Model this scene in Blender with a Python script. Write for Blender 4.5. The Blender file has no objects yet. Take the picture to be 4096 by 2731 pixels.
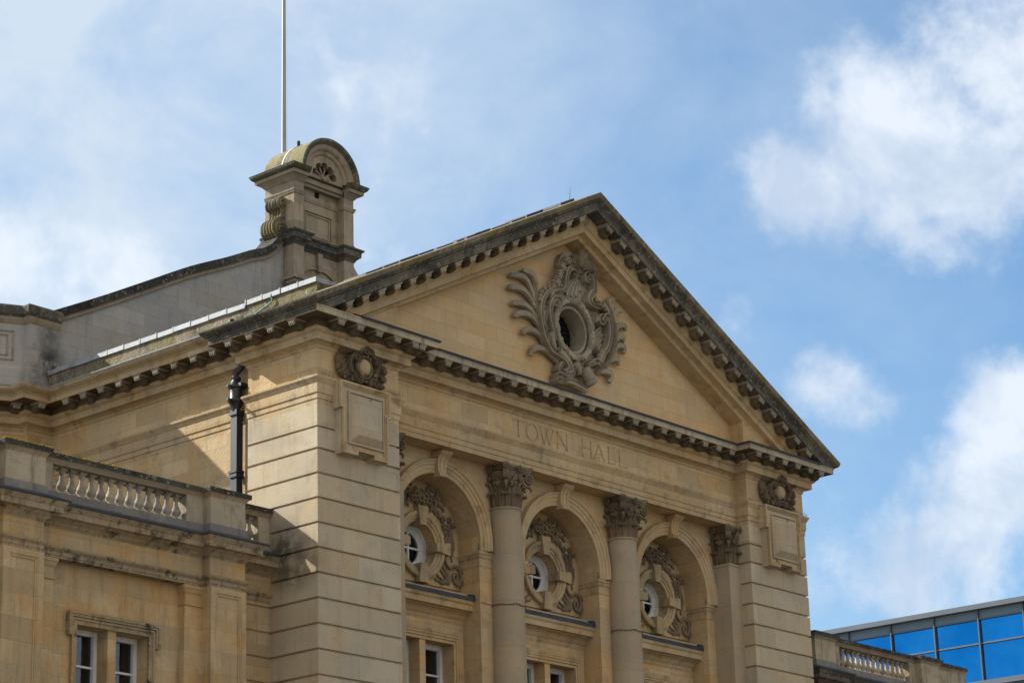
import bpy, bmesh, math, random
from math import sin, cos, pi, radians, sqrt, atan2
from mathutils import Vector, Matrix
random.seed(7)
S = bpy.context.scene
COL = S.collection
# ------------------------------------------------------------------ camera
CP = (-37.3527, -37.8668, -15.2473); YAW, PITCH, ROLL, F = 0.8600, 0.3198, -0.0299, 10070.55
def _basis():
    fw = Vector((sin(YAW)*cos(PITCH), cos(YAW)*cos(PITCH), sin(PITCH)))
    r = Vector((cos(YAW), -sin(YAW), 0)); u = r.cross(fw)
    return fw, cos(ROLL)*r+sin(ROLL)*u, -sin(ROLL)*r+cos(ROLL)*u
fw, rt, up = _basis()
cam = bpy.data.cameras.new('camera'); cam.sensor_width = 36; cam.lens = 36*F/4096; cam.clip_end = 6000; cam.clip_start = .5
co = bpy.data.objects.new('camera', cam); COL.objects.link(co); S.camera = co
m = Matrix((rt, up, -fw)).transposed().to_4x4(); m.translation = Vector(CP); co.matrix_world = m
# ------------------------------------------------------------------ sun / sky
SD = Vector((-.408, 1, .7225)).normalized()
EL = math.asin(SD.z); AZ = atan2(SD.x, SD.y)
sl = bpy.data.lights.new('sun', 'SUN'); sl.energy = 5.0; sl.angle = radians(.5); sl.color = (1, .965, .88)
so = bpy.data.objects.new('sun', sl); COL.objects.link(so); so.rotation_euler = (-SD).to_track_quat('-Z', 'Y').to_euler()
W = bpy.data.worlds.new('World'); S.world = W; W.use_nodes = True
S.view_settings.view_transform = 'Standard'; S.view_settings.look = 'None'; S.view_settings.exposure = .93; S.view_settings.gamma = 1
def world():
    nt = W.node_tree; N = nt.nodes; L = nt.links; N.clear()
    out = N.new('ShaderNodeOutputWorld'); bg = N.new('ShaderNodeBackground'); L.new(bg.outputs[0], out.inputs[0])
    bg.inputs[1].default_value = .085
    sky = N.new('ShaderNodeTexSky'); sky.sky_type = 'NISHITA'; sky.sun_disc = False; sky.sun_elevation = EL; sky.sun_rotation = AZ
    sky.air_density = 1.0; sky.dust_density = .4; sky.ozone_density = 1.6
    tc = N.new('ShaderNodeTexCoord'); D = tc.outputs['Generated']
    def M(op, a, b=None, c=None, clamp=False):
        n = N.new('ShaderNodeMath'); n.operation = op; n.use_clamp = clamp
        for i, v in enumerate((a, b, c)):
            if v is None: continue
            if isinstance(v, (int, float)): n.inputs[i].default_value = v
            else: L.new(v, n.inputs[i])
        return n.outputs[0]
    def noise(scale, det=8, rough=.55, dist=0, off=(0, 0, 0), st=(1, 1, 1)):
        mp = N.new('ShaderNodeMapping'); mp.inputs[1].default_value = off; mp.inputs[3].default_value = st; L.new(D, mp.inputs[0])
        n = N.new('ShaderNodeTexNoise'); L.new(mp.outputs[0], n.inputs['Vector']); n.inputs['Scale'].default_value = scale
        n.inputs['Detail'].default_value = det; n.inputs['Roughness'].default_value = rough; n.inputs['Distortion'].default_value = dist
        return n.outputs[0]
    def blob(d, rad, w):
        n = N.new('ShaderNodeVectorMath'); n.operation = 'DISTANCE'; L.new(D, n.inputs[0]); n.inputs[1].default_value = Vector(d).normalized()
        mr = N.new('ShaderNodeMapRange'); mr.interpolation_type = 'SMOOTHERSTEP'; L.new(n.outputs['Value'], mr.inputs[0])
        mr.inputs[1].default_value = rad; mr.inputs[2].default_value = 0; mr.inputs[3].default_value = 0; mr.inputs[4].default_value = w
        return mr.outputs[0]
    # cumulus banks, each a patch of sky direction filled by noise
    bl = [((.7782, .4899, .3929), .062, .98), ((.7757, .5129, .3676), .052, .92), ((.7757, .5180, .3560), .035, .55), ((.7996, .4669, .3776), .085, .86), ((.8038, .4376, .403), .10, .80),
          ((.8400, .4700, .2750), .045, .80), ((.8352, .4797, .2480), .05, .80), ((.8337, .5024, .2292), .065, .82), ((.815, .535, .222), .05, .62), ((.8020, .5240, .2870), .042, .90), ((.5925, .7282, .3330), .055, .60),
          ((.5682, .7364, .3300), .06, .55), ((.6782, .6452, .3400), .045, .40), ((.80, .53, .24), .08, .40), ((.7790, .5300, .330), .022, .20), ((.775, .548, .32), .025, .34), ((.74, .58, .34), .05, .28), ((.64, .66, .39), .09, .16)]
    acc = None
    for b in bl:
        o = blob(*b); acc = o if acc is None else M('MAXIMUM', acc, o)
    n1 = noise(10, 10, .58, .25, (3.1, 1.7, 4.2)); n2 = noise(34, 8, .6, .1)
    n3 = noise(95, 6, .65, .1); det = M('ADD', M('ADD', M('MULTIPLY', M('SUBTRACT', n1, .5), 2.1), M('MULTIPLY', M('SUBTRACT', n2, .5), .95)), M('MULTIPLY', M('SUBTRACT', n3, .5), .30))
    cum = M('ADD', acc, det)
    mr = N.new('ShaderNodeMapRange'); mr.interpolation_type = 'SMOOTHSTEP'; L.new(cum, mr.inputs[0]); mr.inputs[1].default_value = .20; mr.inputs[2].default_value = .90
    cm = mr.outputs[0]
    # thin high veil, thicker toward the sun side
    sx = N.new('ShaderNodeVectorMath'); sx.operation = 'DOT_PRODUCT'; L.new(D, sx.inputs[0]); sx.inputs[1].default_value = (-.66, .75, .0)
    g = N.new('ShaderNodeMapRange'); L.new(sx.outputs['Value'], g.inputs[0]); g.inputs[1].default_value = -.26; g.inputs[2].default_value = .14; g.inputs[3].default_value = .08; g.inputs[4].default_value = .92
    v1 = noise(10, 10, .60, .25, (0, 5, 2), (1, 1, 1.3))
    veil = M('MULTIPLY', g.outputs[0], M('ADD', M('MULTIPLY', M('SUBTRACT', v1, .5), 2.0), .95), None, True)
    def mix(f, a, b):
        n = N.new('ShaderNodeMix'); n.data_type = 'RGBA'
        if isinstance(f, (int, float)): n.inputs[0].default_value = f
        else: L.new(f, n.inputs[0])
        for i, v in ((6, a), (7, b)):
            if isinstance(v, tuple): n.inputs[i].default_value = (*v, 1)
            else: L.new(v, n.inputs[i])
        return n.outputs[2]
    tint = N.new('ShaderNodeMix'); tint.data_type = 'RGBA'; tint.blend_type = 'MULTIPLY'; tint.inputs[0].default_value = 1
    L.new(sky.outputs[0], tint.inputs[6]); tint.inputs[7].default_value = (SKYT[0], SKYT[1], SKYT[2], 1)
    c = mix(veil, tint.outputs[2], (4.0, 4.75, 5.6))
    sh = noise(16, 6, .55, .3, (7, 2, 1))
    srmp = N.new('ShaderNodeMapRange'); L.new(sh, srmp.inputs[0]); srmp.inputs[1].default_value = .40; srmp.inputs[2].default_value = .58
    cc = mix(srmp.outputs[0], (3.7, 4.4, 5.4), (5.5, 5.9, 6.4))
    c = mix(M('MULTIPLY', cm, .9), c, cc)
    # unseen cloud glow behind the viewer, added to brighten the shaded front
    op = N.new('ShaderNodeVectorMath'); op.operation = 'DOT_PRODUCT'; L.new(D, op.inputs[0]); op.inputs[1].default_value = Vector((-.45, -1, .25)).normalized()
    om = N.new('ShaderNodeMapRange'); om.interpolation_type = 'SMOOTHSTEP'; L.new(op.outputs['Value'], om.inputs[0]); om.inputs[1].default_value = .12; om.inputs[2].default_value = .62
    nb = N.new('ShaderNodeMapRange'); nb.interpolation_type = 'SMOOTHSTEP'; L.new(noise(3, 8, .55, .3), nb.inputs[0]); nb.inputs[1].default_value = .40; nb.inputs[2].default_value = .52; nb.inputs[3].default_value = .25
    c = mix(M('MULTIPLY', om.outputs[0], nb.outputs[0]), c, (6.6, 6.15, 5.5))
    L.new(c, bg.inputs[0])
SKYT = (.52, .86, 1.05)
world()
# ------------------------------------------------------------------ materials
MATS = {}
def lin(h):
    h = h.lstrip('#'); v = [int(h[i:i+2], 16)/255 for i in (0, 2, 4)]
    return tuple(((c+.055)/1.055)**2.4 if c > .04045 else c/12.92 for c in v)
def newmat(name):
    mt = bpy.data.materials.new(name); mt.use_nodes = True; nt = mt.node_tree; b = nt.nodes['Principled BSDF']
    MATS[name] = mt; return mt, nt, b
def nn(nt, t, **kw):
    n = nt.nodes.new(t)
    for k, v in kw.items(): setattr(n, k, v)
    return n
def mixc(nt, f, a, b, bt='MIX'):
    n = nn(nt, 'ShaderNodeMix', data_type='RGBA', blend_type=bt)
    for i, v in ((0, f), (6, a), (7, b)):
        if isinstance(v, (int, float)): n.inputs[i].default_value = v
        elif isinstance(v, tuple): n.inputs[i].default_value = (*v[:3], 1)
        else: nt.links.new(v, n.inputs[i])
    return n.outputs[2]
def noi(nt, vec, sc, det=6, rough=.6, st=None, dist=0):
    if st:
        mp = nn(nt, 'ShaderNodeMapping'); mp.inputs[3].default_value = st; nt.links.new(vec, mp.inputs[0]); vec = mp.outputs[0]
    n = nn(nt, 'ShaderNodeTexNoise'); nt.links.new(vec, n.inputs['Vector']); n.inputs['Scale'].default_value = sc; n.inputs['Detail'].default_value = det
    n.inputs['Roughness'].default_value = rough; n.inputs['Distortion'].default_value = dist
    return n.outputs[0]
def rng(nt, v, a, b, c=0, d=1):
    n = nn(nt, 'ShaderNodeMapRange'); nt.links.new(v, n.inputs[0]); n.inputs[1].default_value = a; n.inputs[2].default_value = b; n.inputs[3].default_value = c; n.inputs[4].default_value = d
    return n.outputs[0]
def stone(name, c1, c2, rowh=.37, bw=.95, z0=0, joints=True, dirt=.25, dark=(.10, .085, .06), orange=.35, streak=.15, bump=.35, pit=.0, grey=.0, stain=None, rnd=0):
    c1 = (c1[0]*1.02, c1[1]*1.06, c1[2]*1.13); c2 = (c2[0]*1.02, c2[1]*1.06, c2[2]*1.13)
    mt, nt, b = newmat(name); L = nt.links
    def MM(op, a, c=None):
        n = nn(nt, 'ShaderNodeMath', operation=op)
        for i, v in enumerate((a, c)):
            if v is None: continue
            if isinstance(v, (int, float)): n.inputs[i].default_value = v
            else: L.new(v, n.inputs[i])
        return n.outputs[0]
    geo = nn(nt, 'ShaderNodeNewGeometry'); P = geo.outputs['Position']
    sep = nn(nt, 'ShaderNodeSeparateXYZ'); L.new(P, sep.inputs[0])
    u = MM('ADD', sep.outputs[0], sep.outputs[1]); v = MM('SUBTRACT', sep.outputs[2], z0)
    mid = tuple((a+c)/2 for a, c in zip(c1, c2))
    if joints:
        cb = nn(nt, 'ShaderNodeCombineXYZ'); L.new(u, cb.inputs[0]); L.new(v, cb.inputs[1])
        br = nn(nt, 'ShaderNodeTexBrick'); L.new(cb.outputs[0], br.inputs['Vector']); br.inputs['Scale'].default_value = 1
        br.inputs['Mortar Size'].default_value = .006; br.inputs['Mortar Smooth'].default_value = .4; br.inputs['Brick Width'].default_value = bw; br.inputs['Row Height'].default_value = rowh
        br.offset = .43; br.offset_frequency = 2
        row = MM('FLOOR', MM('DIVIDE', v, rowh)); odd = MM('MODULO', MM('ABSOLUTE', row), 2)
        uu = MM('ADD', MM('DIVIDE', u, bw), MM('MULTIPLY', MM('SUBTRACT', 1, odd), .43)); cb2 = nn(nt, 'ShaderNodeCombineXYZ'); L.new(MM('FLOOR', uu), cb2.inputs[0]); L.new(row, cb2.inputs[1])
        wn = nn(nt, 'ShaderNodeTexWhiteNoise', noise_dimensions='2D'); L.new(cb2.outputs[0], wn.inputs['Vector'])
        ws = nn(nt, 'ShaderNodeSeparateColor'); L.new(wn.outputs['Color'], ws.inputs[0])
        col = mixc(nt, ws.outputs[0], c1, c2)
        col = mixc(nt, rng(nt, ws.outputs[1], .70, .78, 0, orange*.9), col, (c1[0]*.98, c1[1]*.80, c1[2]*.58))
        col = mixc(nt, rng(nt, ws.outputs[2], .80, .86, 0, .55), col, (c1[0]*1.08, c1[1]*1.12, c1[2]*1.25))
        col = mixc(nt, MM('MULTIPLY', br.outputs['Fac'], .60), col, (c2[0]*.45, c2[1]*.42, c2[2]*.38))
    else:
        col = mixc(nt, rng(nt, noi(nt, P, .8, 3), .42, .58), c1, c2)
    h = noi(nt, P, 1.1, 6, .62)
    col = mixc(nt, rng(nt, h, .50, .62, 0, orange), col, (c1[0]*.90, c1[1]*.70, c1[2]*.46))          # iron-rich warm beds
    col = mixc(nt, rng(nt, noi(nt, P, .6, 6, .62, (1, 1, 1.7)), .48, .60, 0, .5+grey*.6), col, (mid[0]*.80, mid[1]*.86, mid[2]*1.02))   # greyer weathered beds
    col = mixc(nt, rng(nt, noi(nt, P, 30, 4, .75), .40, .62, 0, .30), col, (c1[0]*.60, c1[1]*.58, c1[2]*.54))   # grain
    col = mixc(nt, rng(nt, noi(nt, P, 1.0, 6, .68, (5.5, 5.5, .6)), .52, .66, 0, min(1, streak*1.6)), col, (c1[0]*.42, c1[1]*.40, c1[2]*.40))   # rain streaks
    col = mixc(nt, rng(nt, noi(nt, P, 2.3, 9, .72), .53, .64, 0, dirt), col, dark)                      # soot and lichen patches
    if grey > .15: col = mixc(nt, rng(nt, noi(nt, P, 11, 7, .75), .57, .62, 0, .55), col, (.42, .40, .35))
    if stain:
        for (sx_, sy_, sz_, rad, amt) in stain:
            vm = nn(nt, 'ShaderNodeVectorMath', operation='DISTANCE'); L.new(P, vm.inputs[0]); vm.inputs[1].default_value = (sx_, sy_, sz_)
            a = rng(nt, vm.outputs['Value'], rad, rad*.2, 0, 1); a = MM('MULTIPLY', a, rng(nt, noi(nt, P, 2.2, 8, .7), .38, .55, .25, 1))
            col = mixc(nt, MM('MULTIPLY', a, amt), col, (.035, .033, .032))
    if rnd:
        oi = nn(nt, 'ShaderNodeObjectInfo'); col = mixc(nt, MM('MULTIPLY', oi.outputs['Random'], rnd), col, (.05, .045, .035))
    L.new(col, b.inputs['Base Color']); b.inputs['Roughness'].default_value = .92; b.inputs['Specular IOR Level'].default_value = .15
    bp = nn(nt, 'ShaderNodeBump'); bp.inputs['Strength'].default_value = min(1, bump*1.5); bp.inputs['Distance'].default_value = .03
    L.new(noi(nt, P, 38 if name == 'pier_stone' else 16, 5, .7), bp.inputs['Height']); L.new(bp.outputs[0], b.inputs['Normal'])
    return mt
A1, A2 = (.55, .395, .215), (.43, .31, .17)
stone('ashlar', A1, A2, .371, .93, 0.0, orange=.5)
stone('pier_stone', (.55, .445, .29), (.44, .36, .245), .5558, 1.25, 0.028, orange=.30, dirt=.14, bump=.7, stain=[(0, 1.1, -2.15, .9, .85), (0, .4, -2.5, .7, .5), (0, .9, -2.7, .6, .5)])
stone('plain_stone', (.55, .385, .195), (.46, .325, .17), joints=False, orange=.35, dirt=.25)
stone('moulding_stone', (.50, .365, .20), (.38, .285, .165), 5, 1.3, -2, orange=.4, dirt=.5, dark=(.13, .10, .065), streak=.22)
stone('tympanum_stone', (.58, .41, .22), (.52, .375, .205), .36, 1.0, .1, orange=.38, dirt=.05, streak=.08)
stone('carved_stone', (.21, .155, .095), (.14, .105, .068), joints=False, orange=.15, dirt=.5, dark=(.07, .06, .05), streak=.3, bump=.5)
stone('crest_stone', (.40, .33, .235), (.27, .225, .165), joints=False, orange=.1, dirt=.35, dark=(.07, .065, .055), streak=.3)
stone('weathered_stone', (.155, .135, .098), (.065, .058, .046), joints=False, orange=.1, dirt=.8, dark=(.035, .035, .03), streak=.6, grey=.4, bump=.7)
stone('black_coping', (.045, .042, .035), (.085, .078, .062), joints=False, orange=.05, dirt=.75, dark=(.018, .018, .016), streak=.5, grey=.4, bump=.9)
stone('gable_stone', (.42, .385, .325), (.34, .325, .29), .36, 1.1, .1, orange=.2, dirt=.12, streak=.2, stain=[(.1, 9.5, 4.2, .75, .9), (.1, 9.5, 4.9, .5, .7), (-.3, 9.5, 3.7, .5, .6)])
stone('bell_stone', (.38, .30, .205), (.27, .22, .155), .52, 1.1, .2, orange=.25, dirt=.4, streak=.35)
stone('column_stone', (.38, .30, .195), (.34, .27, .175), 1.12, 9, -.05, orange=.15, dirt=.12, streak=.1)
stone('wing_stone', (.49, .355, .19), (.36, .26, .145), .47, 1.0, .05, orange=.75, dirt=.22, dark=(.18, .12, .065), streak=.3)
stone('wing_moulding', (.36, .27, .16), (.25, .19, .115), 5, .9, -4, orange=.3, dirt=.95, dark=(.03, .028, .02), streak=.6, grey=.2)
stone('plinth_stone', (.25, .22, .19), (.17, .155, .14), joints=False, orange=.0, dirt=.5, streak=.4)
stone('soffit_stone', (.15, .10, .05), (.10, .07, .038), joints=False, orange=.3, dirt=.5, dark=(.05, .04, .025))  # brown dirt, darkened further by painting in the shade under the cornice
stone('pale_cap', (.36, .30, .215), (.27, .225, .165), joints=False, orange=.1, dirt=.5, dark=(.10, .085, .065))
stone('pale_corona', (.46, .38, .265), (.34, .285, .205), joints=False, orange=.1, dirt=.55, dark=(.14, .12, .09), streak=.5)
stone('pedestal_stone', (.42, .345, .235), (.34, .28, .195), joints=False, orange=.25, dirt=.45, streak=.55)
stone('ring_stone', (.42, .31, .175), (.33, .245, .14), joints=False, orange=.35, dirt=.5, streak=.4)
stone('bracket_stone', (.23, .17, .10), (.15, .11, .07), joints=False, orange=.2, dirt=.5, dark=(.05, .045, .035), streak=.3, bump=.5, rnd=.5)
stone('baluster_stone', (.50, .42, .31), (.34, .285, .205), joints=False, orange=.3, dirt=.6, dark=(.10, .09, .07), streak=.4, rnd=.45)
def mossy(name='mossy_stone', c1=(.24, .19, .125), c2=(.17, .14, .10), mo=(.17, .15, .035), th=.50):
    mt = stone(name, c1, c2, joints=False, orange=.1, dirt=.75, dark=(.05, .045, .03), streak=.6, grey=.3, bump=.8)
    nt = mt.node_tree; b = nt.nodes['Principled BSDF']; src = b.inputs['Base Color'].links[0].from_socket
    P = nn(nt, 'ShaderNodeNewGeometry').outputs['Position']
    col = mixc(nt, rng(nt, noi(nt, P, .9, 8, .7), th, th+.10, 0, .7), src, mo)
    col = mixc(nt, rng(nt, noi(nt, P, 5, 8, .75), .60, .66, 0, .8), col, (.42, .40, .34)); nt.links.new(col, b.inputs['Base Color'])
mossy(); mossy('moss_roof', (.27, .225, .14), (.19, .165, .10), (.20, .175, .06), .46); mossy('moss_cornice', (.13, .115, .075), (.07, .065, .045), (.085, .095, .035), .50)
def flat(name, c, rough=.5, metal=0, spec=.5, var=.15, sc=6, bump=0):
    mt, nt, b = newmat(name); P = nn(nt, 'ShaderNodeNewGeometry').outputs['Position']
    col = mixc(nt, rng(nt, noi(nt, P, sc, 6, .65, (1, 1, .4)), .35, .7), c, tuple(x*(1-var*2) for x in c))
    nt.links.new(col, b.inputs['Base Color']); b.inputs['Roughness'].default_value = rough; b.inputs['Metallic'].default_value = metal; b.inputs['Specular IOR Level'].default_value = spec
    if bump:
        bp = nn(nt, 'ShaderNodeBump'); bp.inputs['Strength'].default_value = bump; bp.inputs['Distance'].default_value = .01
        nt.links.new(noi(nt, P, 12, 4), bp.inputs['Height']); nt.links.new(bp.outputs[0], b.inputs['Normal'])
    return mt
flat('lead', (.28, .30, .335), .55, .0, .5, .2, 3, .5); flat('dark_lead', (.035, .044, .062), .6, 0, .4, .3, 4, .4)
flat('slate', (.05, .055, .065), .6, 0, .4, .3, 5, .3); flat('cast_iron', (.02, .024, .03), .38, 0, .5, .3, 8)
flat('white_paint', (.62, .63, .62), .5, 0, .4, .12, 9); flat('pole_paint', (.30, .325, .33), .45, 0, .4, .08, 3)
flat('copper_green', (.10, .30, .24), .7, 0, .3, .25, 9); flat('rusty_black', (.03, .022, .02), .8, 0, .3, .3, 20)
flat('yellow_lichen', (.55, .36, .02), .95, 0, .1, .3, 30); flat('spike_wire', (.22, .2, .17), .5, .6, .4, .1)
flat('letter_stone', (.425, .32, .195), .95, 0, .1, .3, 12); flat('interior', (.012, .011, .010), .9, 0, .1, .1)  # letter strokes: stone slightly darker than the frieze
flat('curtain', (.16, .17, .18), .9, 0, .1, .3, 9); flat('office_grey', (.13, .20, .26), .55, .0, .5, .06, 1); flat('office_trim', (.09, .11, .14), .6, 0, .5, .06, 1)
flat('tan_panel', (.42, .34, .13), .6, 0, .3, .08, 3); flat('paving', (.19, .16, .125), .9, 0, .2, .15, .6); flat('steel', (.55, .55, .55), .4, .8, .5)
flat('stone_bright', (.80, .74, .62), .8, 0, .2, .2, 9)
def glass(name, tint, rough=.03, refl=.9):
    mt, nt, b = newmat(name); b.inputs['Base Color'].default_value = (*tint, 1); b.inputs['Metallic'].default_value = refl; b.inputs['Roughness'].default_value = rough
    return mt
def pane():
    mt, nt, b = newmat('window_glass'); L = nt.links; P = nn(nt, 'ShaderNodeNewGeometry').outputs['Position']
    bp = nn(nt, 'ShaderNodeBump'); bp.inputs['Strength'].default_value = .10; bp.inputs['Distance'].default_value = .02; L.new(noi(nt, P, 2.2, 2), bp.inputs['Height'])
    gl = nn(nt, 'ShaderNodeBsdfGlossy'); gl.inputs['Roughness'].default_value = .03; gl.inputs['Color'].default_value = (.75, .85, 1, 1); L.new(bp.outputs[0], gl.inputs['Normal'])
    tr = nn(nt, 'ShaderNodeBsdfTransparent'); tr.inputs['Color'].default_value = (.75, .8, .8, 1)
    fr = nn(nt, 'ShaderNodeFresnel'); fr.inputs['IOR'].default_value = 1.9; L.new(bp.outputs[0], fr.inputs['Normal'])
    mx = nn(nt, 'ShaderNodeMixShader'); L.new(fr.outputs[0], mx.inputs[0]); L.new(tr.outputs[0], mx.inputs[1]); L.new(gl.outputs[0], mx.inputs[2])
    L.new(mx.outputs[0], nt.nodes['Material Output'].inputs['Surface'])
pane()
def office_pane():
    mt, nt, b = newmat('office_glass'); P = nn(nt, 'ShaderNodeNewGeometry').outputs['Position']; oi = nn(nt, 'ShaderNodeObjectInfo')
    c = mixc(nt, rng(nt, noi(nt, P, .25, 5, .6), .40, .62), (.004, .19, .54), (.02, .27, .64)); c = mixc(nt, rng(nt, oi.outputs['Random'], 0, 1, 0, .25), c, (.0, .13, .42))
    nt.links.new(c, b.inputs['Base Color']); b.inputs['Metallic'].default_value = .93; b.inputs['Roughness'].default_value = .05
    bp = nn(nt, 'ShaderNodeBump'); bp.inputs['Strength'].default_value = .08; bp.inputs['Distance'].default_value = .05; nt.links.new(noi(nt, P, .8, 2), bp.inputs['Height']); nt.links.new(bp.outputs[0], b.inputs['Normal'])
office_pane()
# ------------------------------------------------------------------ helpers
class MB:
    def __init__(s): s.v = []; s.f = []
    def add(s, vs, fs):
        o = len(s.v); s.v += [tuple(v) for v in vs]; s.f += [tuple(i+o for i in f) for f in fs]; return s
    def box(s, x0, y0, z0, x1, y1, z1):
        return s.add([(x0, y0, z0), (x1, y0, z0), (x1, y1, z0), (x0, y1, z0), (x0, y0, z1), (x1, y0, z1), (x1, y1, z1), (x0, y1, z1)],
                     [(0, 1, 2, 3), (4, 5, 6, 7), (0, 1, 5, 4), (1, 2, 6, 5), (2, 3, 7, 6), (3, 0, 4, 7)])
    def prism(s, poly, fn, a, b):
        n = len(poly); vs = [fn(p, a) for p in poly]+[fn(p, b) for p in poly]
        fs = [tuple(range(n)), tuple(range(2*n-1, n-1, -1))]+[(i, (i+1) % n, n+(i+1) % n, n+i) for i in range(n)]
        return s.add(vs, fs)
    def pxz(s, poly, y0, y1): return s.prism(poly, lambda p, d: (p[0], d, p[1]), y0, y1)     # polygon in XZ
    def pyz(s, poly, x0, x1): return s.prism(poly, lambda p, d: (d, p[0], p[1]), x0, x1)     # polygon in YZ
    def pxy(s, poly, z0, z1): return s.prism(poly, lambda p, d: (p[0], p[1], d), z0, z1)
    def sweep(s, path, prof, caps=True, t0=0, t1=0):
        """profile (out, z) run along a plan polyline, mitred at its corners"""
        n = len(path); offs = []
        for i in range(n):
            ns = []
            if i > 0:
                dx, dy = path[i][0]-path[i-1][0], path[i][1]-path[i-1][1]; l = sqrt(dx*dx+dy*dy); ns.append((dy/l, -dx/l))
            if i < n-1:
                dx, dy = path[i+1][0]-path[i][0], path[i+1][1]-path[i][1]; l = sqrt(dx*dx+dy*dy); ns.append((dy/l, -dx/l))
            if len(ns) == 1: offs.append(ns[0])
            else:
                mx, my = ns[0][0]+ns[1][0], ns[0][1]+ns[1][1]; k = 2/(mx*mx+my*my); offs.append((mx*k, my*k))
        path = path[t0:n-t1]; offs = offs[t0:n-t1]; n = len(path)   # t0/t1 leave off a guide point that only sets the mitre
        k = len(prof); vs = [(path[i][0]+offs[i][0]*p, path[i][1]+offs[i][1]*p, z) for i in range(n) for (p, z) in prof]
        fs = [(i*k+j, i*k+j+1, (i+1)*k+j+1, (i+1)*k+j) for i in range(n-1) for j in range(k-1)]
        if caps: fs += [tuple(range(k)), tuple(range((n-1)*k, n*k))]
        return s.add(vs, fs)
    def lathe(s, prof, c=(0, 0, 0), seg=24, a0=0, a1=2*pi, rot=0):
        full = abs(a1-a0-2*pi) < 1e-6; m_ = seg if full else seg+1; k = len(prof)
        vs = [(c[0]+r*cos(a0+rot+(a1-a0)*i/seg), c[1]+r*sin(a0+rot+(a1-a0)*i/seg), c[2]+z) for i in range(m_) for r, z in prof]
        fs = [(i*k+j, i*k+j+1, ((i+1) % m_)*k+j+1, ((i+1) % m_)*k+j) for i in range(seg) for j in range(k-1)]
        return s.add(vs, fs)
    def ring(s, prof, c, seg=48, a0=0, a1=2*pi, sz=1):
        """profile (radius, y) swept round an axis along Y through c=(x,z)"""
        full = abs(a1-a0-2*pi) < 1e-6; m_ = seg if full else seg+1; k = len(prof)
        vs = [(c[0]+r*cos(a0+(a1-a0)*i/seg), y, c[1]+sz*r*sin(a0+(a1-a0)*i/seg)) for i in range(m_) for r, y in prof]
        fs = [(i*k+j, i*k+j+1, ((i+1) % m_)*k+j+1, ((i+1) % m_)*k+j) for i in range(seg) for j in range(k-1)]
        return s.add(vs, fs)
    def tube(s, pts, rad, seg=8, flat=1.0, nrm=None, close=True):
        pts = [Vector(p) for p in pts]; n = len(pts)
        if isinstance(rad, (int, float)): rad = [rad]*n
        vs = []; prev = Vector(nrm).normalized() if nrm else None
        for i, p in enumerate(pts):
            t = (pts[min(i+1, n-1)]-pts[max(i-1, 0)])
            t = t.normalized() if t.length > 1e-9 else Vector((0, 0, 1))
            if prev is None: prev = t.orthogonal().normalized()
            b = t.cross(prev); b = b.normalized() if b.length > 1e-6 else t.orthogonal().normalized(); a = b.cross(t).normalized()
            if not nrm: prev = a
            for j in range(seg):
                q = 2*pi*j/seg; vs.append(p+b*cos(q)*rad[i]+a*sin(q)*rad[i]*flat)
        fs = [(i*seg+j, i*seg+(j+1) % seg, (i+1)*seg+(j+1) % seg, (i+1)*seg+j) for i in range(n-1) for j in range(seg)]
        if close: fs += [tuple(range(seg)), tuple(range((n-1)*seg, n*seg))]
        return s.add(vs, fs)
    def ball(s, c, r, sc=(1, 1, 1), seg=8, rg=5):
        vs = [(c[0]+r*sc[0]*sin(pi*i/rg)*cos(2*pi*j/seg), c[1]+r*sc[1]*sin(pi*i/rg)*sin(2*pi*j/seg), c[2]+r*sc[2]*cos(pi*i/rg)) for i in range(rg+1) for j in range(seg)]
        return s.add(vs, [(i*seg+j, i*seg+(j+1) % seg, (i+1)*seg+(j+1) % seg, (i+1)*seg+j) for i in range(rg) for j in range(seg)])
    def xf(s, fn): s.v = [tuple(fn(*v)) for v in s.v]; return s
    def merge(s, o): return s.add(o.v, o.f)
    def mesh(s, name, mat, smooth=False):
        me = bpy.data.meshes.new(name); me.from_pydata(s.v, [], s.f); me.validate()
        b = bmesh.new(); b.from_mesh(me); bmesh.ops.recalc_face_normals(b, faces=b.faces)
        if smooth:
            for f in b.faces: f.smooth = True
            for e in b.edges:
                if len(e.link_faces) == 2 and e.calc_face_angle(0) > radians(38): e.smooth = False
        b.to_mesh(me); b.free(); me.materials.append(MATS[mat]); return me
    def build(s, name, mat, parent=None, smooth=False, label=None, cat=None, group=None, kind=None, loc=None):
        return link(name, s.mesh(name, mat, smooth), parent, label, cat, group, kind, loc)
def link(name, me, parent=None, label=None, cat=None, group=None, kind=None, loc=None):
    o = bpy.data.objects.new(name, me); COL.objects.link(o)
    if parent is not None: o.parent = parent
    if loc: o.location = loc
    for k, v in (('label', label), ('category', cat), ('group', group), ('kind', kind)):
        if v: o[k] = v
    return o
def empty(name, loc=(0, 0, 0), parent=None, **kw): return link(name, None, parent, loc=loc, **kw)
def dup(o, loc=None, parent=None, rot=None, scale=None):
    c = o.copy(); COL.objects.link(c); c.parent = parent
    if loc is not None: c.location = loc
    if rot is not None: c.rotation_euler = rot
    if scale is not None: c.scale = scale
    for ch in [x for x in bpy.data.objects if x.parent == o]: dup(ch, None, c)
    return c
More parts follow.
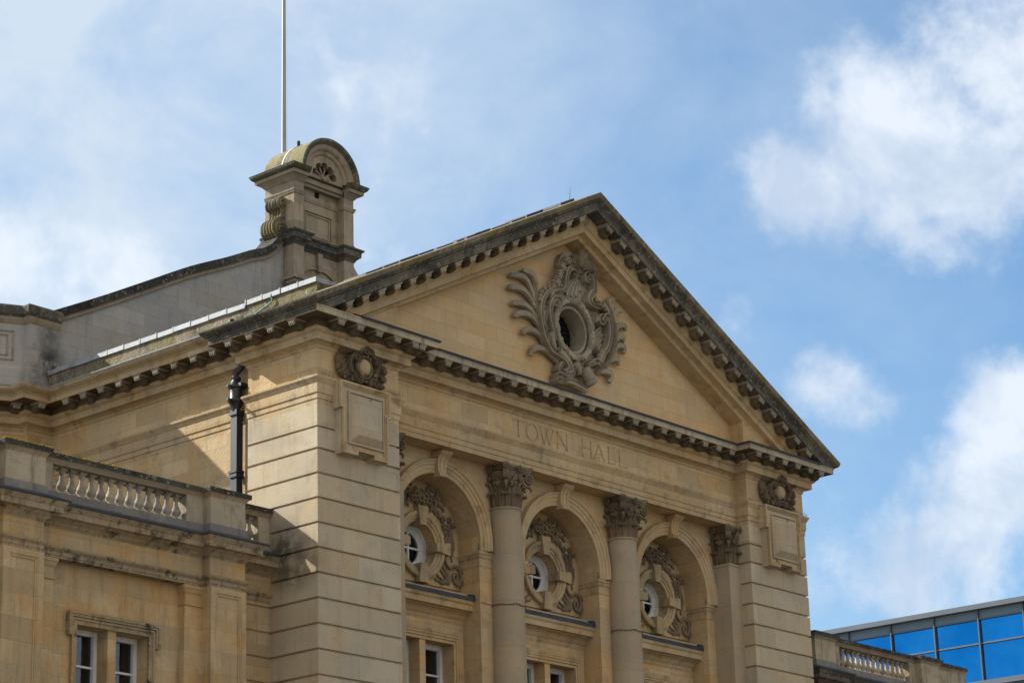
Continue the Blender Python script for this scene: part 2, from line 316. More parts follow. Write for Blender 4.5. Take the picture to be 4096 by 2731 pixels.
def plate(name, outer, holes, y0, y1, mat, parent, axis='Y', label=None):
    """wall slab between y0 (front) and y1 (back), outline and holes given in XZ"""
    b = bmesh.new(); loops = []
    for lp in [outer]+holes:
        vs = [b.verts.new((x, y0, z)) for x, z in lp]; loops.append(vs)
        for i in range(len(vs)): b.edges.new((vs[i], vs[(i+1) % len(vs)]))
    bmesh.ops.triangle_fill(b, use_beauty=True, use_dissolve=False, edges=b.edges[:])
    fr = b.faces[:]
    mp = {}
    for lp in loops:
        for v in lp: mp[v] = b.verts.new((v.co.x, y1, v.co.z))
    for f in fr:
        try: b.faces.new([mp[v] for v in reversed(f.verts)])
        except Exception: pass
    for lp in loops:
        for i in range(len(lp)):
            a, c = lp[i], lp[(i+1) % len(lp)]
            try: b.faces.new((a, c, mp[c], mp[a]))
            except Exception: pass
    bmesh.ops.recalc_face_normals(b, faces=b.faces)
    me = bpy.data.meshes.new(name); b.to_mesh(me); b.free(); me.materials.append(MATS[mat]); return link(name, me, parent, label)
def smooth_path(pts, n=6):
    P = [Vector(p) for p in pts]; out = []
    for i in range(len(P)-1):
        p0, p1, p2, p3 = P[max(i-1, 0)], P[i], P[i+1], P[min(i+2, len(P)-1)]
        for k in range(n):
            t = k/n; out.append(.5*((2*p1)+(-p0+p2)*t+(2*p0-5*p1+4*p2-p3)*t*t+(-p0+3*p1-3*p2+p3)*t*t*t))
    out.append(P[-1]); return out
def arc(c, r, a0, a1, n=24): return [(c[0]+r*cos(a0+(a1-a0)*i/n), c[1]+r*sin(a0+(a1-a0)*i/n)) for i in range(n+1)]
def rect(x0, z0, x1, z1): return [(x0, z0), (x1, z0), (x1, z1), (x0, z1)]
def spiral(c, r0, r1, turns, a0, dirn=1, n=22): return [(c[0]+(r0+(r1-r0)*i/n)*cos(a0+dirn*2*pi*turns*i/n), c[1]+(r0+(r1-r0)*i/n)*sin(a0+dirn*2*pi*turns*i/n)) for i in range(n+1)]
# ------------------------------------------------------------------ ground
MB().add([(-900, -900, -17), (900, -900, -17), (900, 900, -17), (-900, 900, -17)], [(0, 1, 2, 3)]).build('ground', 'paving', kind='structure', label='pale paved ground in front of the town hall')
# ------------------------------------------------------------------ town hall
CX = 9.323; XR0 = 16.046; XR1 = 18.646; PW = 2.6; D1 = .4
TH = empty('town_hall', (CX, 4, -17), label='honey coloured stone town hall with a pedimented front of columns and arches', cat='building')
class Root:  # parts are modelled in world coordinates, parented to the hall's base
    pass
TH_OFF = Vector((CX, 4, -17))
_link = link
def link(name, me, parent=None, label=None, cat=None, group=None, kind=None, loc=None):
    o = _link(name, me, parent, label, cat, group, kind, loc)
    if parent is TH: o.matrix_parent_inverse = Matrix.Translation(-TH_OFF)
    return o
def part(name, loc=(0, 0, 0), label=None): return link(name, None, TH, label=label, loc=loc)
MAIN = [(-2.75, 10.75), (-.57, 9.66), (-.57, 9.45), (.2, 9.45), (.2, 2.225), (0, 2.225), (0, 0), (PW, 0), (PW, D1), (XR0, D1), (XR0, 0), (XR1, 0), (XR1, 2.225), (XR1-.2, 2.225), (XR1-.2, 9.45)]
ARCHI = [(-.12, 1.02), (-.0, 1.02), (.0, 1.14), (.018, 1.145), (.018, 1.26), (.04, 1.275), (.045, 1.35), (.045, 1.49), (.06, 1.51), (.085, 1.56), (.115, 1.61), (.118, 1.655), (-.12, 1.66)]
FRZ = [(-.12, 1.655), (0, 1.655), (0, 2.30), (-.12, 2.31)]
CORN = [(-.12, 2.30), (.0, 2.302), (.03, 2.335), (.035, 2.38), (.10, 2.42), (.20, 2.44), (.21, 2.44), (.212, 2.605), (.235, 2.61), (.27, 2.64), (.30, 2.68), (.30, 2.868), (.65, 2.872), (.652, 2.985), (.67, 3.0), (.67, 3.025), (-.12, 3.05)]
CYMA = [(-.1, 3.028), (.665, 3.03), (.69, 3.05), (.735, 3.08), (.775, 3.11), (.80, 3.15), (.81, 3.185), (-.1, 3.24)]
MB().sweep(MAIN, ARCHI).build('architrave', 'moulding_stone', TH)
MB().sweep(MAIN, FRZ).build('frieze', 'ashlar', TH)
MB().sweep(MAIN, CORN).build('cornice', 'moulding_stone', TH)
MB().sweep(MAIN, [(.302, 2.70), (.304, 2.866), (.64, 2.868), (.60, 2.90), (.28, 2.90)], False).build('cornice_soffit', 'soffit_stone', TH, label='stained underside of the cornice with shade put into its colour')
MB().sweep(MAIN[:5]+[(0, 2.225)], CYMA).build('gutter_moulding', 'moulding_stone', TH, label='moulded stone gutter along the sunny side')
SP_ = [(.2, 2.225), (0, 2.225), (0, 0), (1, 0)]
MB().sweep(SP_, CYMA, True, 0, 1).build('gutter_moulding', 'weathered_stone', TH, label='blackened stretch of gutter moulding at the corner')
MB().sweep([(-1, 0)]+MAIN[11-1:][1:] if False else [(XR0, 0), (XR1, 0), (XR1, 2.225), (XR1-.2, 2.225), (XR1-.2, 9.45)], CYMA, True, 1, 0).build('gutter_moulding', 'weathered_stone', TH)
MB().sweep(SP_, [(.64, 2.875), (.6525, 2.875), (.6545, 2.985), (.6725, 3.0), (.6725, 3.028), (.60, 3.028)], True, 0, 1).build('corona_face', 'weathered_stone', TH, label='soot blackened face of the corner cornice')
MB().sweep([(0, 1), (0, 0), (PW, 0), (PW, D1), (XR0, D1), (XR0, 0), (XR1, 0), (XR1, 1)], [(.64, 2.874), (.6524, 2.874), (.6544, 2.985), (.6724, 3.0), (.6724, 3.02), (.60, 3.02)], True, 1, 1).build('corona_face', 'pale_corona', TH, label='pale weathered face of the front cornice')
# pier masonry with rebated courses
def courses(zs):
    pr = [(-.10, zs[0])]
    for i in range(len(zs)-1):
        a, b = zs[i], zs[i+1]; pr += [(0, a-.018), (0, b+.028), (-.045, b+.018), (-.045, b-.012)]
    return pr+[(-.10, zs[-1])]
ZG = [1.02, .503]+[-.5558*k for k in range(0, 30)]
ZG[0] = 1.02
pr = [(-.3, 1.02), (0, 1.018)]
for z in [.503]+[-.5558*k for k in range(0, 30)]: pr += [(0, z+.024), (-.05, z+.016), (-.05, z-.022), (0, z-.028)]
pr += [(0, -17), (-.3, -17)]
MB().sweep([(.2, 2.225), (0, 2.225), (0, 0), (PW, 0), (PW, .9)], pr).build('pier', 'pier_stone', TH, label='rusticated corner pier with its left side in sunlight')
MB().sweep([(XR0, .9), (XR0, 0), (XR1, 0), (XR1, 2.225), (XR1-.2, 2.225)], pr).build('pier', 'pier_stone', TH, label='rusticated right hand corner pier')
MB().sweep([(-2.75, 10.75), (-.57, 9.66), (-.57, 9.45), (.2, 9.45), (.2, 2.1)], [(-.3, 1.02), (0, 1.02), (0, -17), (-.3, -17)]).build('side_wall', 'ashlar', TH, label='recessed side wall of smooth stone')
MB().sweep([(XR1-.2, 2.1), (XR1-.2, 9.45)], [(-.3, 1.02), (0, 1.02), (0, -17), (-.3, -17)]).build('side_wall', 'ashlar', TH)
MB().box(.3, 9.75, -17, XR1-.3, 24, 3.0).box(-2.75, 11.2, -17, .4, 24, 3.1).build('rear_block', 'ashlar', TH)
# lead edging above the front cornice
for pth in (MAIN[6:9], MAIN[8:11], MAIN[9:12]):
    pass
LEADF = [(.5, 3.028), (.706, 3.012), (.716, 3.03), (.706, 3.058), (.5, 3.062)]
q = MB().sweep([(.72, 0), (PW, 0), (PW, D1), (XR0, D1), (XR0, 0), (XR1, 0)], LEADF).build('lead_flashing', 'dark_lead', TH, label='dark lead edging along the foot of the pediment')
MB().sweep([(.5, 0), (PW, 0), (PW, D1), (XR0, D1), (XR0, 0), (XR1-.2, 0)], [(.68, 3.06), (-.1, 3.30), (-.1, 3.02)]).build('weathering_slope', 'plain_stone', TH)
# ------------------------------------------------------------------ modillions
def modillion(shear=0.0):
    b = MB(); w = .098
    prof = [(0, 0), (0, -.17), (.03, -.195), (.075, -.205), (.12, -.195), (.155, -.165), (.185, -.135), (.215, -.118), (.25, -.118), (.275, -.10), (.28, -.075), (.265, -.045), (.265, 0)]
    b.pyz([(-p, z) for p, z in prof], -w, w)
    for k in (-.055, 0, .055):
        b.tube([(k, -p, z-.004) for p, z in prof[1:10]], .017, 6)
    for sx in (-1, 1):
        x = sx*(w+.004)
        b.tube([(x, -a, z) for a, z in spiral((.083, -.118), .066, .012, 1.4, -.5, -1)], [.014]*23, 6)
        b.tube([(x, -.15, -.10), (x, -.20, -.06), (x, -.25, -.075)], .011, 5); b.ball((x, -.083, -.118), .016)
    b.ncap = len(b.f)
    b.box(-.135, -.335, -.028, .135, 0, -.0).box(-.122, -.32, -.05, .122, -.0, -.028)
    b.box(-.085, -.318, -.115, .085, -.255, -.05)
    for k in (-.06, 0, .06): b.ball((k, -.305, -.085), .034, (1, 1, 1.25)); b.ball((k, -.30, -.125), .024)
    if shear: b.xf(lambda x, y, z: (x, y, z+shear*x))
    return b
def modmesh(shear, name):
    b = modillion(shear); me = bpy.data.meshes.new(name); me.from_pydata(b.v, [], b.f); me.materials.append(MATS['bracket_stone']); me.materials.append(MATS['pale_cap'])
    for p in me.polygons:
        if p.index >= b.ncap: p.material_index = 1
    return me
RS = .5140
MOD = modmesh(0, 'modillion'); MODL = modmesh(RS, 'raking_modillion'); MODR = modmesh(-RS, 'raking_modillion')
def mod(me, x, y, z, rz=0, name='modillion'):
    o = link(name, me, TH); o.location = (x, y, z); o.rotation_euler = (0, 0, rz)
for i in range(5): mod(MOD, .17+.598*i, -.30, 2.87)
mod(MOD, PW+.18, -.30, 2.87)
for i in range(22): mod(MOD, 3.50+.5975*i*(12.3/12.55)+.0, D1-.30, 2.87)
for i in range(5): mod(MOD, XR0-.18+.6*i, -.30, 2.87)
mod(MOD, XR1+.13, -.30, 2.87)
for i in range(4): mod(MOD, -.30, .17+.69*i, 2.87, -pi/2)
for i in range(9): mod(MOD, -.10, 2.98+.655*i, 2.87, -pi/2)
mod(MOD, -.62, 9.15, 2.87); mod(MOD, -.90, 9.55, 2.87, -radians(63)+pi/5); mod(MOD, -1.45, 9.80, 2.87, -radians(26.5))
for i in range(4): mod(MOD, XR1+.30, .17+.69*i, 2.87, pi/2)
# ------------------------------------------------------------------ pediment
ZT = 3.185; X0T = -.81
def zl(x): return ZT+RS*((x if x < CX else 2*CX-x)-X0T)
RK = [(-.45, 1.10), (.0, 1.05), (.03, 1.0), (.04, .955), (.12, .93), (.205, .92), (.212, .75), (.235, .745), (.27, .70), (.30, .665), (.30, .475), (.655, .455), (.657, .30), (.675, .285), (.675, .245), (.69, .21), (.735, .165), (.775, .12), (.80, .05), (.81, 0), (.30, -.02), (-.45, -.03)]
def rake(prof, name, mat, label=None, x_hi=None):
    b = MB(); k = len(prof)
    st = []
    for p, dz in prof: st.append(max(-p, X0T+(dz-.17)/RS) if dz > .17 else -p)
    xs = [0, .12, .25, .4, .55, .7, .85, 1]
    rows = []
    for side in (0, 1):
        for t in (xs if side == 0 else xs[::-1][1:]):
            for (p, dz), s0 in zip(prof, st):
                x = s0+(CX-s0)*t; jz = (random.random()-.5)*.012 if (dz < .01 and 0 < t < 1) else 0
                zz = zl(x)-dz+jz
                if side: x = 2*CX-x
                rows.append((x, -p, zz))
    n = len(rows)//k
    fs = [(i*k+j, i*k+j+1, (i+1)*k+j+1, (i+1)*k+j) for i in range(n-1) for j in range(k-1)]
    b.add(rows, fs); return b.build(name, mat, TH, label=label)
rake(RK[:13], 'raking_cornice', 'moulding_stone', 'raking cornice of the pediment')
rake([(.30, .4755), (.656, .456), (.66, .30), (.677, .285), (.677, .245), (.60, .24)], 'raking_corona', 'weathered_stone', 'grey weathered face of the raking cornice')
rake([(.60, .246)]+RK[15:], 'raking_gutter_moulding', 'mossy_stone', 'lichen covered top moulding of the pediment')
rake([(.62, .262)]+[(p-.01, d+.012) for p, d in RK[15:20]]+[(.7, .012)], 'raking_gutter_liner', 'weathered_stone')  # darker weathered layer just inside the top moulding
zc = lambda x: zl(x)-.475
n = 17
for i in range(n):
    x = .42+(8.78-.42)*i/(n-1)
    if zc(x) < 3.25: continue
    mod(MODL, x, -.30, zc(x), 0, 'raking_modillion'); mod(MODR, 2*CX-x, -.30, zc(x), 0, 'raking_modillion')
xa, za = CX, zl(CX)
OC = (CX-.02, 4.965)
TY = [(2.4, 3.0), (2*CX-2.4, 3.0), (2*CX-2.4, zl(2.4)-.95), (CX, za-.95), (2.4, zl(2.4)-.95)]
plate('tympanum', TY, [[(OC[0]+.56*cos(a*2*pi/40), OC[1]+.60*sin(a*2*pi/40)) for a in range(40)]], .43, 1.15, 'tympanum_stone', TH)
MB().pxz([(OC[0]+.62*cos(a*pi/16), OC[1]+.66*sin(a*pi/16)) for a in range(32)], .80, .96).build('attic_darkness', 'interior', TH)
b = MB()
for k in range(9): b.box(OC[0]-.55, .77, 4.4+.13*k, OC[0]+.55, .80, 4.42+.13*k)
b.build('louvre', 'rusty_black', TH)
for xa_, xb_, l in ((0, PW, 'L'), (XR0, XR1, 'R')):
    if l == 'L': pl = [(.9, 3.0), (PW, 3.0), (PW, zl(PW)-.98), (.9, zl(.9)-.98)]
    else: pl = [(XR0, 3.0), (XR1-.9, 3.0), (XR1-.9, zl(.9)-.98), (XR0, zl(PW)-.98)]
    MB().pxz(pl, .0, .5).build('tympanum_block', 'plain_stone', TH)
# slate roof
b = MB()
for sgn in (1, -1):
    f = lambda x: x if sgn == 1 else 2*CX-x
    b.add([(f(.3), .1, zl(.3)-.12), (f(CX), .1, za-.12), (f(CX), 9.6, za-.12), (f(.3), 9.6, zl(.3)-.12)], [(0, 1, 2, 3)])
b.build('slate_roof', 'slate', TH)
b = MB()
x = 1.2
while x < 8.4:
    w = .22+random.random()*.5; hgt = .03+random.random()*.06
    b.prism([(x, zl(x)-.05), (x+w, zl(x+w)-.05), (x+w, zl(x+w)+hgt), (x, zl(x)+hgt)], lambda p, d: (p[0], d, p[1]), -.36, .35)
    x += w+random.random()*.12
b.build('verge_slate', 'slate', TH, label='broken slates showing above the raking cornice')
# ------------------------------------------------------------------ parapet along the side
b = MB(); b.box(.02, .02, 3.0, .42, 2.3, 3.90).box(.02, 2.3, 3.0, .42, 9.46, 3.86).box(.42, .02, 3.0, .80, .32, 3.9)
PAR = b.build('parapet', 'mossy_stone', TH, label='low parapet stained with lichen')
def lead_strip(b, x0, y0, x1, y1, z):
    y = y0
    while y < y1-.02:
        l = min(.58+random.random()*.06, y1-y); dz = (random.random()-.5)*.012
        b.box(x0-.02-random.random()*.01, y+.004, z-.085+dz, x1+.02, y+l-.006, z+.03+dz); b.box(x0-.035, y+l-.02, z-.09, x1+.03, y+l+.012, z+.045); y += l
b = MB(); lead_strip(b, .0, .0, .44, 2.3, 3.95); lead_strip(b, .0, 2.32, .44, 9.4, 3.90); b.box(.44, -.01, 3.87, .85, .34, 3.97)
b.build('lead_capping', 'lead', PAR, label='pale lead sheet capping in jointed lengths')
b = MB().sweep([(.2, 9.2), (.2, 2.9)], [(.3, 3.225), (.80, 3.175), (.825, 3.18), (.83, 3.20), (.80, 3.22), (.3, 3.25)])
b.build('gutter_lead', 'lead', TH, label='crumpled lead edge of the side gutter')
b = MB().tube(smooth_path([(.0, 1.45, 3.97), (-.03, 1.45, 3.86), (-.03, 1.42, 3.74), (-.04, 1.75, 3.62), (-.05, 2.2, 3.5), (-.15, 2.5, 3.34)]), .018, 6)
MB().tube([(-.02, 8.9, 3.30), (-.02, 8.3, 3.34), (-.04, 7.9, 3.36)], .016, 6).build('lightning_tape', 'copper_green', label='short green copper strip in the shaded gutter corner beside the attic wall', cat='cable')
b.build('lightning_tape', 'copper_green', label='green copper lightning strip draped over the lichened parapet', cat='cable')
MB().tube([(-.0, 2.83, 3.58), (-.05, 2.70, 3.57), (-.12, 2.64, 3.55)], .055, 8).build('overflow_spout', 'cast_iron', label='short black overflow spout low on the stained parapet', cat='pipe')
MB().tube([(0, 7.75, 3.42), (-.1, 7.5, 3.42), (-.22, 7.35, 3.40)], .045, 8).build('overflow_spout', 'cast_iron', label='black overflow spout at the shaded far end of the side gutter', cat='pipe')
# ------------------------------------------------------------------ left block parapet
LBP = [(-2.8, 10.80), (-.57, 9.70), (-.57, 9.50), (.36, 9.50)]
b = MB().sweep([(-2.8, 13), (-2.8, 10.80)]+LBP[1:], [(-.4, 3.0), (.03, 3.0), (.03, 3.92), (0, 3.97), (0, 5.08), (-.4, 5.08)])
b.build('attic_wall', 'gable_stone', TH, label='attic wall of the canted left block')
b = MB().sweep([(-2.8, 13), (-2.8, 10.80)]+LBP[1:], [(-.3, 5.06), (.0, 5.06), (.03, 5.10), (.07, 5.17), (.09, 5.24), (-.3, 5.24)]); b.build('attic_moulding', 'bell_stone', TH)
b = MB().sweep([(-2.8, 13), (-2.8, 10.80)]+LBP[1:], [(-.45, 5.24), (.10, 5.24), (.15, 5.30), (.17, 5.47), (.10, 5.54), (-.45, 5.55)]); b.build('attic_coping', 'weathered_stone', TH, label='dark weathered coping of the left block')
dv = Vector((2.18, -1.09, 0)).normalized(); nv = Vector((dv.y, -dv.x, 0))
b = MB()
def canted(u, out, z): p = Vector((-.57, 9.70, 0))-dv*u+nv*out; return (p.x, p.y, z)
for (u0, u1, z0, z1) in ((.25, 1.9, 4.12, 4.16), (.25, 1.9, 4.86, 4.9), (.25, .29, 4.12, 4.9), (.40, 1.9, 4.24, 4.26), (.40, 1.9, 4.76, 4.78), (.40, .43, 4.24, 4.78)):
    b.add([canted(u0, -.01, z0), canted(u1, -.01, z0), canted(u1, -.01, z1), canted(u0, -.01, z1), canted(u0, .025, z0), canted(u1, .025, z0), canted(u1, .025, z1), canted(u0, .025, z1)],
          [(0, 1, 2, 3), (4, 5, 6, 7), (0, 1, 5, 4), (1, 2, 6, 5), (2, 3, 7, 6), (3, 0, 4, 7)])
b.build('attic_panel', 'bell_stone', TH)
MB().tube([(-.62, 9.0, 3.27), (-1.05, 9.25, 3.29), (-1.9, 9.75, 3.30)], .017, 6).build('lightning_tape', 'copper_green', label='green copper strip lying along the cornice at far left', cat='cable')
# ------------------------------------------------------------------ gable wall with sweeping coping
GC = [(.05, 5.52), (1.6, 6.29), (3.1, 7.08), (4.6, 7.87), (5.9, 8.46), (6.75, 8.88), (7.25, 9.08), (7.55, 9.28), (7.78, 9.55), (7.92, 9.85), (7.96, 10.0)]
GC = [(p[0], p[1]) for p in smooth_path([(x, z, 0) for x, z in GC], 4)]
b = MB().pxz(GC+[(8.3, 10.0), (8.3, 3), (.05, 3)], 9.55, 10.0); GW = b.build('gable_wall', 'gable_stone', TH, label='plain gable wall rising toward the bellcote')
def coping(off0, off1, y0, y1):
    bb = MB(); k = 4; vs = []
    for i, (x, z) in enumerate(GC):
        x2, z2 = GC[min(i+1, len(GC)-1)]; x1, z1 = GC[max(i-1, 0)]; l = sqrt((x2-x1)**2+(z2-z1)**2); nx, nz = (z2-z1)/l, -(x2-x1)/l
        for o, y in ((off0, y0), (off1, y0), (off1, y1), (off0, y1)): vs.append((x+nx*o, y, z+nz*o))
    m_ = len(GC); return bb.add(vs, [(i*k+j, i*k+(j+1) % k, (i+1)*k+(j+1) % k, (i+1)*k+j) for i in range(m_-1) for j in range(k)]+[(0, 1, 2, 3), tuple((m_-1)*k+j for j in range(4))])
coping(0, .20, 9.40, 10.1).build('gable_coping', 'black_coping', GW, label='blackened sloping coping')
coping(.20, .30, 9.47, 9.6).build('coping_moulding', 'bell_stone', GW)
GR = [(2*CX-x, z) for x, z in GC]
MB().pxz(GR+[(2*CX-8.3, 10.0), (2*CX-8.3, 3), (2*CX-.05, 3)], 9.55, 10.0).build('gable_wall', 'gable_stone', TH)
MB().pxz([(8.2, 3), (2*CX-8.2, 3), (2*CX-8.2, 8.5), (8.2, 8.5)], 9.52, 10.0).build('gable_wall', 'gable_stone', TH)
MB().box(.5, 9.9, 3, 2*CX-.5, 24, 5.6).build('main_roof', 'slate', TH)
# ------------------------------------------------------------------ bellcote
BC = part('bellcote', label='bellcote with a mossy barrel roof and a carved shell')
YF = 9.12; YR = 9.40; YB = 10.28; BX = CX-.013
xl0, xl1, xr0, xr1 = BX-1.18, BX-.80, BX+.78, BX+1.16
def bsweep(path, prof, name, mat, label=None): return MB().sweep(path, prof).build(name, mat, BC, label=label)
full = [(xl0, YB), (xl0, YF), (xl1, YF), (xl1, YR), (xr0, YR), (xr0, YF), (xr1, YF), (xr1, YB)]
b = MB().pxy([(xl0, YB), (xl0, YF), (xl1, YF), (xl1, YR), (xr0, YR), (xr0, YF), (xr1, YF), (xr1, YB)], 8.35, 11.45); b.box(xl0+.02, 9.6, 7.2, xr1-.02, YB-.02, 8.4)
b.build('bellcote_body', 'bell_stone', BC)
bsweep(full, [(-.05, 9.38), (.02, 9.38), (.05, 9.44), (.11, 9.50), (.15, 9.52), (.16, 9.66), (.21, 9.70), (.23, 9.74), (-.05, 9.80)], 'waist_cornice', 'weathered_stone', 'dark mossy waist moulding')
bsweep(full, [(-.05, 10.88), (.02, 10.89), (.035, 10.93), (.055, 10.97), (.055, 11.0), (-.05, 11.02)], 'string_moulding', 'bell_stone')
TC = [(-.05, 11.26), (.02, 11.27), (.06, 11.32), (.13, 11.38), (.15, 11.40), (.21, 11.41), (.22, 11.50), (-.05, 11.51)]
TCY = [(-.05, 11.505), (.225, 11.505), (.27, 11.53), (.31, 11.58), (.335, 11.65), (-.05, 11.70)]
for pth in ([(xl1, YB), (xl0, YB), (xl0, YF), (xl1, YF)], [(xr0, YF), (xr1, YF), (xr1, YB), (xr0, YB)]):
    bsweep(pth, TC, 'top_cornice', 'bell_stone'); bsweep(pth, TCY, 'cornice_gutter', 'moss_cornice', 'black and green weathered top moulding')
MB().box(xl1-.02, YR-.22, 11.36, xr0+.02, YR+.1, 11.50).box(xl1-.01, YR-.15, 11.27, xr0+.01, YR+.1, 11.36).build('shell_sill', 'bell_stone', BC)
ZC = 11.60; R = 1.12
# arch face rings
MB().ring([(R, 9.0), (R, 8.80), (R-.05, 8.79), (R-.10, 8.82), (R-.13, 8.86), (R-.15, 8.87), (R-.16, 9.0)], (BX, ZC), 40, -.03, pi+.03).build('arch_moulding', 'weathered_stone', BC, label='grey hood moulding of the bellcote arch')
MB().ring([(R-.14, 8.9), (R-.15, 8.90), (R-.26, 8.94), (R-.30, 8.98), (R-.32, 9.02), (R-.40, 9.04), (R-.44, 9.10), (R-.45, 9.2)], (BX, ZC), 40, 0, pi).build('arch_moulding', 'bell_stone', BC)
sc = []
for i in range(5):
    a = pi*(.1+.2*i); cxx, czz = .36*cos(a), .36*sin(a)
    for k in range(9):
        t = a-pi*.52+pi*1.04*k/8; sc.append((BX+cxx+.135*cos(t), ZC+.0+czz+.135*sin(t)))
sc = [p for p in sc if p[1] > ZC+.01]; hole = [(BX+.30, ZC+.005)]+sc+[(BX-.30, ZC+.005)]
disc = [(BX+.72*cos(pi*i/36), ZC-.06+.74*sin(pi*i/36)) for i in range(37)]
plate('shell_surround', disc, [hole], 9.10, 9.32, 'bell_stone', BC)
b = MB().box(BX-.7, 9.55, ZC-.1, BX+.7, 9.6, ZC+.7)
b.build('shell_recess', 'bell_stone', BC)
b = MB()
for i in range(6):
    a = pi*(.0+.2*i) if i not in (0, 5) else (.05*pi if i == 0 else .95*pi)
    b.tube([(BX+.08*cos(a), 9.18, ZC+.05+.08*sin(a)), (BX+.3*cos(a), 9.2, ZC+.03+.30*sin(a)), (BX+.47*cos(a), 9.30, ZC+.02+.47*sin(a))], [.02, .03, .035], 6)
b.tube([(BX+x*.9, 9.08, ZC+.02+z*.9) for x, z in spiral((-.13, 0), .075, .01, 1.5, 0)], .022, 6).tube([(BX+x*.9, 9.08, ZC+.02+z*.9) for x, z in spiral((.13, 0), .075, .01, 1.5, pi, -1)], .022, 6)
b.ball((BX, 9.08, ZC-.02), .09, (1.2, .7, .9))
b.build('shell_carving', 'bell_stone', BC)
b = MB().ring([(R, 8.82), (R+.012, 8.83), (R+.010, 9.45), (R+.004, 9.46), (R+.004, 9.50), (R+.010, 9.51), (R, YB+.15), (.5, YB+.15), (.02, YB+.15)], (BX, ZC), 40, 0, pi)
b.build('barrel_roof', 'moss_roof', BC, label='barrel shaped stone roof furred with yellow green moss')
MB().ring([(R+.0, 9.66), (R+.022, 9.66), (R+.022, 9.71), (R, 9.71)], (BX, ZC), 40, 0, pi).build('copper_strap', 'stone_bright', BC, label='pale strap across the barrel roof')
# recessed panel, niche hole, lower arch
b = MB()
for o, y in ((0, .05), (.07, .03)):
    x0, x1, z0, z1 = BX-.56+o, BX+.54-o, 9.83+o, 10.62-o; t = .035
    b.box(x0, YR-y, z0, x1, YR+.02, z0+t).box(x0, YR-y, z1-t, x1, YR+.02, z1).box(x0, YR-y, z0+t, x0+t, YR+.02, z1-t).box(x1-t, YR-y, z0+t, x1, YR+.02, z1-t)
b.build('raised_panel', 'bell_stone', BC)
MB().box(BX-.11, YR-.012, 11.10, BX+.05, YR+.02, 11.26).build('drain_hole', 'interior', BC)
MB().box(BX-.06, YR-.02, 10.98, BX+.01, YR-.004, 11.10).build('rust_stain', 'rust' if 'rust' in MATS else 'rusty_black', BC) if False else None
b = MB().pxz([(BX-.09, 9.40), (BX+.09, 9.40), (BX+.06, 8.86), (BX-.06, 8.86)], YR-.12, YR+.05); b.build('keystone', 'bell_stone', BC)
pts = [(BX+.74*cos(a*pi/20), 8.40+.52*sin(a*pi/20)) for a in range(21)]
b = MB(); m_ = []
for i in range(20):
    (xa1, za1), (xb1, zb1) = pts[i], pts[i+1]
    b.add([(xa1, YR-.06, za1), (xb1, YR-.06, zb1), (xb1*1.0+(xb1-BX)*.05, YR-.06, zb1+.04), (xa1+(xa1-BX)*.05, YR-.06, za1+.04), (xa1, YR+.02, za1), (xb1, YR+.02, zb1), (xb1+(xb1-BX)*.05, YR+.02, zb1+.04), (xa1+(xa1-BX)*.05, YR+.02, za1+.04)],
          [(0, 1, 2, 3), (0, 1, 5, 4), (2, 3, 7, 6)])
b.build('relieving_arch', 'bell_stone', BC)
for x0, x1 in ((xl0, xl1), (xr0, xr1)):
    b = MB().box(x0-.14, YF-.16, 8.32, x1+.14, YF+.3, 8.42).box(x0-.08, YF-.10, 8.22, x1+.08, YF+.3, 8.32).box(x0-.04, YF-.05, 8.14, x1+.04, YF+.3, 8.22)
    b.pyz([(YF+.4, 8.14), (YF-.0, 8.14), (YF+.02, 8.0), (YF+.10, 7.86), (YF+.14, 7.7), (YF+.3, 7.5), (YF+.4, 7.4)], x0+.05, x1-.05)
    b.build('corbel', 'bell_stone', BC, label='moulded corbel under a bellcote pilaster')
def console(sx, parent):
    b = MB(); f = lambda x: xl0-x if sx < 0 else xr1+x      # distance out from the body
    prof = [(0, 10.80), (.10, 10.80), (.2, 10.74), (.27, 10.62), (.24, 10.50), (.14, 10.46), (.12, 10.30), (.16, 10.18), (.30, 10.10), (.42, 9.98), (.45, 9.80), (.38, 9.64), (.24, 9.55), (.0, 9.52)]
    sm = [(p.x, p.y) for p in smooth_path([(x, z, 0) for x, z in prof], 3)]
    b.pxz([(f(x), z) for x, z in sm], 9.46, 9.98)
    for k in range(5):
        y = 9.50+.11*k; b.tube([(f(x+.012), y, z) for x, z in sm[2:-4]], .042, 6)
    for y in (9.44, 10.0):
        b.tube([(f(x), y, z) for x, z in spiral((.22, 9.80), .2, .03, 1.4, 1.2, -1)], .035, 6); b.tube([(f(x), y, z) for x, z in spiral((.12, 10.62), .13, .02, 1.3, -1.2, 1)], .03, 6)
    return b.build('scroll_console', 'mossy_stone', parent, label='ribbed scroll console streaked with lichen')
console(-1, BC); console(1, BC)
for sx in (-1, 1):
    f = lambda x: BX+sx*x
    MB().pxz([(f(1.16), 9.56), (f(1.52), 9.50), (f(1.64), 9.40), (f(1.68), 9.25), (f(1.85), 9.02), (f(1.16), 9.0)], 9.62, 10.02).build('console_base', 'mossy_stone', BC)
MB().tube([(BX-.05, 10.10, 12.6), (BX-.05, 10.10, 13.04)], .045, 8).tube([(BX+.05, 10.10, 12.6), (BX+.06, 10.08, 12.96)], .03, 6).build('chimney_cowl', 'rusty_black', label='small rusty black pipe end poking above the mossy barrel roof', cat='pipe')
